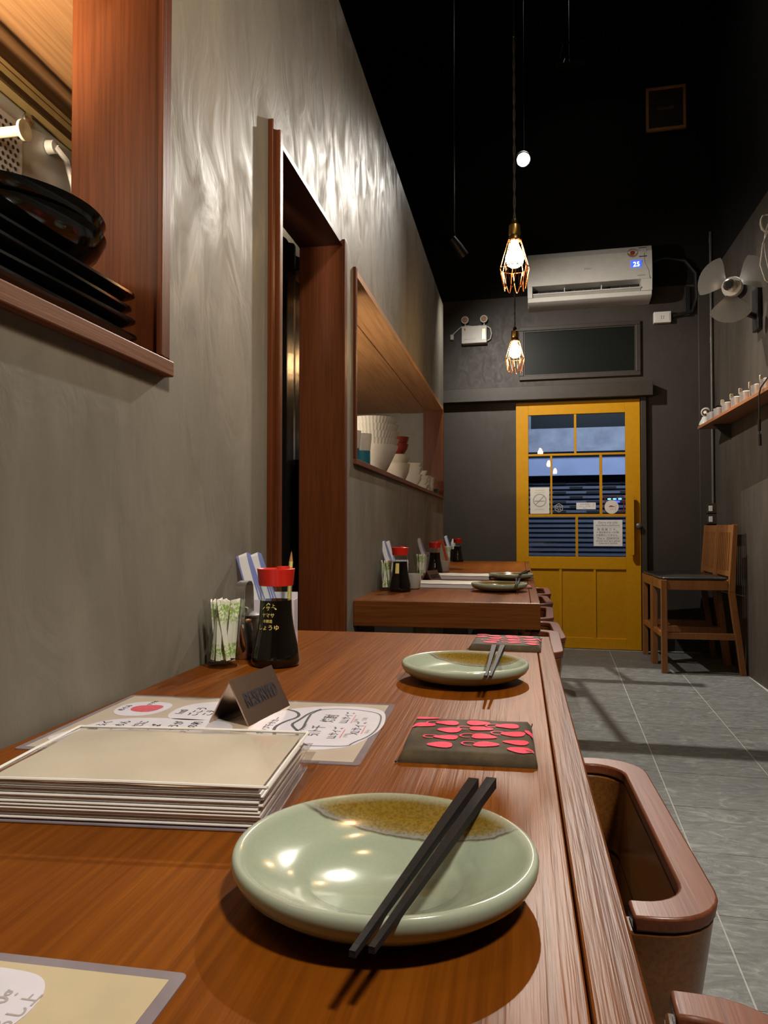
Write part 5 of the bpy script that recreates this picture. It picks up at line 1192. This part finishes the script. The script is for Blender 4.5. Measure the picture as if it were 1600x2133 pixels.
for i, (y, x, lab) in enumerate([(5.93, 1.465, 'dark round badge stand behind the first metal cup')]):
    t = thing('badge_stand', lab, 'stand', (x, y, SZ))
    box(-0.02, 0.02, -0.006, 0.006, 0, 0.085).build('post', 'grey_plastic', t, False)
    MB().lathe([(0, 0), (0.028, 0), (0.028, 0.006), (0, 0.006)], 24).xf(Matrix.Translation((0, -0.0062, 0.108)) @ Matrix.Rotation(R(90), 4, 'X')).build('disc', 'black_plastic', t, False)
    MB().lathe([(0, 0), (0.012, 0), (0.012, 0.001), (0, 0.001)], 24).xf(Matrix.Translation((0, -0.0123, 0.108)) @ Matrix.Rotation(R(90), 4, 'X')).build('centre', 'white_plastic', t, False)
wc = thing('security_camera', 'white home security camera at the far end of the wall shelf', 'camera', (1.396, 6.0, SZ), R(12))
MB().lathe([(0, 0), (0.050, 0), (0.052, 0.006), (0.046, 0.022), (0.032, 0.050), (0.028, 0.062), (0, 0.064)], 32).build('base', 'white_plastic', wc, True, angle=50)
MB().lathe([(0.0, -0.037)] + [(0.037*math.cos(R(a_)), 0.037*math.sin(R(a_))) for a_ in range(-80, 81, 10)] + [(0.0, 0.037)], 32, (0, 0, 0.098)).build('head', 'white_plastic', wc, True, angle=60)
lp = Matrix.Translation((-0.014, -0.0215, 0.094)) @ Vector((-0.55, -0.82, -0.1)).to_track_quat('Z', 'Y').to_matrix().to_4x4()
MB().lathe([(0, 0), (0.026, 0), (0.024, 0.014), (0, 0.015)], 28).xf(lp).build('lens_ring', 'black_plastic', wc, True, angle=40)
MB().lathe([(0, 0.0152), (0.014, 0.0152), (0.012, 0.019), (0, 0.019)], 24).xf(lp).build('lens', 'steel', wc, True, angle=40)
hc = thing('hanging_switch', 'dark cord with a plug hanging over the shelf edge', 'cord', (1.342, 4.50, 1.45))
MB().tube([(0.06, -0.10, 0.45), (0.03, -0.06, 0.40), (-0.003, 0.0, 0.335), (-0.006, 0.02, 0.30), (-0.006, 0.022, 0.20), (-0.006, 0.024, 0.16)], 0.004, 8).build('cord', 'black_plastic', hc)
MB().tube([(-0.006, 0.024, 0.159), (-0.006, 0.024, 0.095)], 0.009, 10).build('inline_switch', 'black_plastic', hc)
MB().tube([(-0.006, 0.022, 0.094), (-0.006, 0.018, 0.075)], 0.003, 8).build('cord', 'black_plastic', hc)
MB().tube([(-0.006, 0.018, 0.0745), (-0.006, 0.014, 0.010)], 0.009, 10).build('plug', 'black_plastic', hc)

# ------------------------------------------------------------------ slatted bar stools by the door
def make_stool(label):
    t = thing('bar_stool', label, 'stool', (0, 0, 0), 0, 'slatted bar stools by the door')
    W_, D_ = 0.405, 0.46          # along y, along x; front at x=0, back at +x
    h = W_/2
    for s in (-1, 1):
        y = s*(h - 0.019)
        box(-0.019, 0.019, y-0.019, y+0.019, 0.0, 0.640).build('leg', 'wood_stool', t, False, 0.002)
        MB().hexa([(D_+0.030, y-0.019, 0), (D_+0.066, y-0.019, 0), (D_+0.066, y+0.019, 0), (D_+0.030, y+0.019, 0)],
                  [(D_-0.045, y-0.019, 0.560), (D_-0.002, y-0.019, 0.560), (D_-0.002, y+0.019, 0.560), (D_-0.045, y+0.019, 0.560)]).build('leg', 'wood_stool', t, False, 0.002)
        MB().hexa([(D_-0.045, y-0.019, 0.5605), (D_-0.002, y-0.019, 0.5605), (D_-0.002, y+0.019, 0.5605), (D_-0.045, y+0.019, 0.5605)],
                  [(D_-0.010, y-0.019, 1.020), (D_+0.018, y-0.019, 1.020), (D_+0.018, y+0.019, 1.020), (D_-0.010, y+0.019, 1.020)]).build('back_post', 'wood_stool', t, False, 0.002)
        box(0.0195, D_-0.046, y-0.012, y+0.012, 0.572, 0.638).build('seat_rail', 'wood_stool', t, False, 0.002)
        box(0.0195, D_-0.004, y-0.012, y+0.012, 0.235, 0.278).build('stretcher', 'wood_stool', t, False, 0.002)
    box(-0.014, 0.014, -h+0.0385, h-0.0385, 0.572, 0.638).build('seat_rail', 'wood_stool', t, False, 0.002)
    box(D_-0.040, D_-0.012, -h+0.0385, h-0.0385, 0.572, 0.638).build('seat_rail', 'wood_stool', t, False, 0.002)
    box(-0.014, 0.014, -h+0.0385, h-0.0385, 0.240, 0.275).build('foot_rail', 'wood_stool', t, False, 0.002)
    MB().prism(rrect(-0.016, D_-0.048, -h+0.005, h-0.005, 0.02), 0.018, Matrix.Translation((0, 0, 0.6405))).build('seat_pad', 'leather_dark', t, True, 0.008, 50)
    MB().lathe([(0.0, 0.014), (0.10, 0.011), (0.155, 0.004), (0.175, 0.0), (0, 0.0)], 32).xf(Matrix.Translation((D_/2-0.03, 0, 0.6587)) @ Matrix.Diagonal((1.12, 1.02, 1, 1))).build('pad_crown', 'leather_dark', t, True, angle=70)
    lean = lambda z: (D_-0.038) + (z-0.5605)*(0.030/0.46)
    def slatx(z0, z1, y0, y1, nm, th=0.016):
        MB().hexa([(lean(z0), y0, z0), (lean(z0)+th, y0, z0), (lean(z0)+th, y1, z0), (lean(z0), y1, z0)], [(lean(z1), y0, z1), (lean(z1)+th, y0, z1), (lean(z1)+th, y1, z1), (lean(z1), y1, z1)]).build(nm, 'wood_stool', t, False, 0.001)
    slatx(0.965, 1.018, -h+0.0385, h-0.0385, 'top_rail', 0.022)
    slatx(0.665, 0.700, -h+0.0385, h-0.0385, 'lower_rail', 0.022)
    n = 7; sp = (W_-0.08)/n
    for k in range(n):
        y = -h + 0.04 + sp*(k+0.5); slatx(0.7005, 0.9645, y-0.0120, y+0.0120, 'slat', 0.006)
    return t
st1 = make_stool('nearer wooden bar stool with slatted back and black seat by the right wall')
st1.location = (0.975, 5.603, 0); st1.rotation_euler = (0, 0, R(0))
dup(st1, (0.975, 6.022, 0), R(0), 'farther wooden bar stool with slatted back, squeezed against the end wall')

# ------------------------------------------------------------------ pendants
def make_pendant(label, loc, wire=1.0):
    t = thing('pendant_lamp', label, 'lamp', loc, 0, 'caged pendant lamps')   # origin at the bulb centre
    cz = 5.348 - loc[2]
    tw = []
    for s in (0, 1):
        tw.append([(0.0028*math.cos(z*55 + math.pi*s), 0.0028*math.sin(z*55 + math.pi*s), 0.125 + z) for z in [i*0.0140 for i in range(int(0.62/0.0140))]])
    for q in tw: MB().tube(q, 0.0022, 6).build('twisted_wire', 'dark_wire', t)
    MB().tube([(0, 0, 0.73), (0, 0, cz)], 0.0036, 8).build('cord', 'black_plastic', t)
    MB().lathe([(0, cz-0.03), (0.045, cz-0.028), (0.05, cz), (0, cz)], 24).build('ceiling_rose', 'black_plastic', t)
    MB().lathe([(0.0, 0.125), (0.008, 0.125), (0.010, 0.112), (0.018, 0.105), (0.0195, 0.075), (0.017, 0.070), (0.019, 0.066), (0.0185, 0.052), (0, 0.052)], 28).build('socket', 'brass', t, True, angle=40)
    MB().lathe([(0, 0.0515), (0.012, 0.0515), (0.013, 0.042), (0.020, 0.026), (0.0285, 0.006), (0.030, -0.006), (0.026, -0.022), (0.014, -0.031), (0, -0.033)], 32).build('bulb', 'bulb_glow', t, True, angle=80)
    def ringp(r, z, n=40): return [(r*math.cos(2*math.pi*i/n), r*math.sin(2*math.pi*i/n), z) for i in range(n+1)]
    MB().tube(ringp(0.0205, 0.056, 24), 0.0022, 6, False).build('cage_collar', 'copper_wire', t)
    MB().tube(ringp(0.0478, -0.037), 0.0017, 6, False).build('cage_ring', 'copper_wire', t)
    for k in range(8):
        a_ = R(45*k + 10); c_, s_ = math.cos(a_), math.sin(a_)
        MB().tube([(0.0205*c_, 0.0205*s_, 0.056), (0.026*c_, 0.026*s_, 0.040), (0.0478*c_, 0.0478*s_, -0.037), (0.045*c_, 0.045*s_, -0.05)], 0.0015*wire, 6).build('cage_wire', 'copper_wire', t)
    for k in range(8):
        a_ = R(45*k + 10); pp = []
        for i in range(13):
            q = i/12; an = a_ + R(4) + R(37)*q; z = -0.037 - 0.071*math.sin(math.pi*q)**0.55; r = 0.0478 - 0.014*((-0.037-z)/0.071)
            pp.append((r*math.cos(an), r*math.sin(an), z))
        MB().tube(pp, 0.0014*wire, 6).build('cage_loop', 'copper_wire', t)
    return t
make_pendant('nearer glowing caged pendant lamp, in front of the air conditioner', (-0.013, 2.45, 1.873))
make_pendant('farther glowing caged pendant lamp, lower in the picture by the fanlight', (-0.021, 3.85, 1.895))
make_pendant('caged pendant lamp above the nearest counter, outside the top of the picture', (-0.013, 1.02, 1.880), 0.5)

# ------------------------------------------------------------------ spot lamps
def make_spot(label, pos, target, rod=True, glow=0.024):
    t = thing('spot_lamp', label, 'lamp', pos)
    q = (target - pos).normalized().to_track_quat('Z', 'Y').to_matrix().to_4x4()
    MB().lathe([(0, -0.09), (0.028, -0.085), (0.036, -0.02), (0.040, 0.06), (0.034, 0.06), (0.031, -0.005), (0, -0.006)], 28).xf(q).build('lamp_head', 'black_plastic', t, True, angle=40)
    MB().lathe([(0, -0.004), (glow, -0.004), (glow, -0.002), (0, -0.002)], 28).xf(q).build('lens', 'lens_glow', t, False)
    cz = 5.348 - pos.z
    b = q @ Vector((0, 0, -0.05))
    if rod: MB().tube([b + Vector((0, 0, 0.02)), (b.x, b.y, cz)], 0.004, 8).build('hanging_rod', 'pipe_metal', t)
    MB().tube([b, b + Vector((0, 0, 0.06))], 0.010, 8).build('swivel', 'black_plastic', t)
    return t
sl1 = thing('spot_lamp', 'bright white ceiling spot lamp above the pendants', 'lamp', S1)
q1 = (S1T - S1).normalized().to_track_quat('Z', 'Y').to_matrix().to_4x4()
MB().lathe([(0, -0.09), (0.034, -0.085), (0.052, -0.02), (0.052, 0.012), (0.045, 0.012), (0.043, -0.002), (0, -0.003)], 28).xf(q1).build('lamp_head', 'black_plastic', sl1, True, angle=40)
MB().lathe([(0, -0.001), (0.041, -0.001), (0.041, 0.002), (0, 0.002)], 28).xf(q1).build('lens', 'lens_glow', sl1, False)
MB().tube([(0, 0.08, 0.05), (0, 0.08, 5.348 - S1.z)], 0.008, 8).build('hanging_rod', 'paint_black', sl1)
# added spot lamp; made-up frame below it throws bars of shade onto the floor
sl4 = thing('spot_lamp', 'added unseen spot lamp near the ceiling with a made-up frame shading the floor', 'lamp', S4)
q4 = (S4T - S4).normalized().to_track_quat('Z', 'Y').to_matrix().to_4x4()
MB().lathe([(0, -0.10), (0.030, -0.095), (0.042, -0.03), (0.042, 0.002), (0.036, 0.002), (0.034, -0.012), (0, -0.013)], 28).xf(q4).build('lamp_head', 'black_plastic', sl4, True, angle=40)
MB().lathe([(0, -0.011), (0.032, -0.011), (0.032, -0.008), (0, -0.008)], 28).xf(q4).build('lens', 'lens_glow', sl4, False)
MB().tube([(-0.03, 0.06, 0.06), (-0.03, 0.06, 5.348 - S4.z)], 0.008, 8).build('hanging_rod', 'paint_black', sl4)
f_z = 0.111; drop = -S4.z * f_z
def fr(x, y): return ((x - S4.x)*f_z, (y - S4.y)*f_z)
def bar_s(p, q, wd, nm='frame_bar'):
    a_ = Vector((*fr(*p), 0)); b_ = Vector((*fr(*q), 0)); d = (b_ - a_).normalized(); nn = Vector((-d.y, d.x, 0)) * (wd*f_z/2)
    z0, z1 = drop - 0.002, drop + 0.002
    MB().hexa([(*(a_+nn).xy, z0), (*(a_-nn).xy, z0), (*(b_-nn).xy, z0), (*(b_+nn).xy, z0)], [(*(a_+nn).xy, z1), (*(a_-nn).xy, z1), (*(b_-nn).xy, z1), (*(b_+nn).xy, z1)]).build(nm, 'paint_black', sl4, False)
bar_s((0.10, 3.55), (2.0, 3.49), 0.17); bar_s((0.10, 5.07), (1.15, 5.03), 0.11)
bar_s((0.365, 5.05), (0.475, 3.62), 0.055); bar_s((0.605, 5.62), (0.70, 5.10), 0.06)
bar_s((0.10, 5.95), (2.0, 5.87), 0.70, 'shade_plate'); bar_s((0.22, 4.77), (0.345, 4.81), 0.50, 'shade_plate')
a_ = fr(1.0, 6.1); MB().tube([(a_[0], a_[1], drop), (a_[0], a_[1], 5.348 - S4.z)], 0.003, 6).build('frame_rod', 'paint_black', sl4)
make_spot('spot lamp hanging on a thin rod beside the left wall, turned to the door', S2, S2T, True, 0.026)
pl = thing('fill_panel', 'added panel body of the unseen fill lamp behind the camera', 'lamp', S3)  # panel shape made up for the added fill light
pq = (S3T - S3).normalized().to_track_quat('Z', 'Y').to_matrix().to_4x4()
MB().box(-0.27, 0.27, -0.27, 0.27, -0.04, -0.005).xf(pq).build('housing', 'white_plastic', pl, False)
MB().tube([(0, 0, 0.02), (0, 0, 5.348 - S3.z)], 0.006, 8).build('hanging_rod', 'black_plastic', pl)
# lamps inside the kitchen
def tube_lamp(loc, l_, along, label):
    t = thing('tube_lamp', label, 'lamp', loc)
    d = Vector((0, l_/2, 0)) if along == 'Y' else Vector((l_/2, 0, 0))
    MB().tube([-d, d], 0.013, 10).build('tube', 'tube_glow', t)
    (box(-0.02, 0.02, -l_/2, l_/2, 0.014, 0.035)).build('batten', 'white_plastic', t, False)
tube_lamp((-1.60, 0.35, 1.80), 0.5, 'Y', 'tube lamp over the kitchen bench behind the nearest hatch')
tube_lamp((-1.60, 3.4, 1.80), 1.2, 'Y', 'tube lamp over the kitchen bench behind the far hatch')

# ------------------------------------------------------------------ street seen through the door
def ext(o): o.rotation_euler = (0, 0, -A); return o
o = box(-8, 8, 0.205, 9.0, -0.20, -0.10).build('pavement', 'asphalt', None, False); o.location = D0; ext(o); struct(o)
fb = far_thing('street_building', 'shuttered building across the street, seen through the door panes', 'building', 0.5, -8.2, -0.1)
box(-6, 6, 0.30, 0.6, 0.0, 2.12).build('wall', 'shutter_metal', fb, False)
box(-6, 6, 0.05, 0.6, 2.12, 2.56).build('blue_fascia', 'blue_band', fb, False)
box(-6, 6, -0.12, 0.6, 2.561, 2.63).build('ledge', 'concrete_out', fb, False)
box(-6, 6, 0.0, 0.6, 2.631, 3.02).build('concrete_fascia', 'concrete_out', fb, False)
box(-6, 6, 0.8, 1.0, 3.021, 7.0).build('upper_wall', 'window_dark', fb, False)
slat_me = MB().add([(-6, 0.29, 0), (6, 0.29, 0), (6, 0.25, 0.035), (-6, 0.25, 0.035), (6, 0.26, 0.085), (-6, 0.26, 0.085), (6, 0.29, 0.092), (-6, 0.29, 0.092)],
                   [(0, 1, 2, 3), (3, 2, 4, 5), (5, 4, 6, 7), (7, 6, 1, 0)]).mesh('slat', 'shutter_metal', False)
for k in range(22): link_mesh(slat_me, 'slat', fb, (0, 0, 0.08 + 0.0925*k))
slot_me = box(-0.12, 0.12, 0.235, 0.252, 0.030, 0.075).mesh('slot', 'hole_dark', False)
for r_ in range(7):
    for c_ in range(9):
        link_mesh(slot_me, 'slot', fb, (-3.0 + 0.62*c_ + (0.31 if r_ % 2 else 0), 0, 0.08 + 0.0925*(14 + r_)))
box(-1.75, -1.70, 0.75, 0.80, 3.021, 6.5).build('downpipe', 'concrete_out', fb, False)
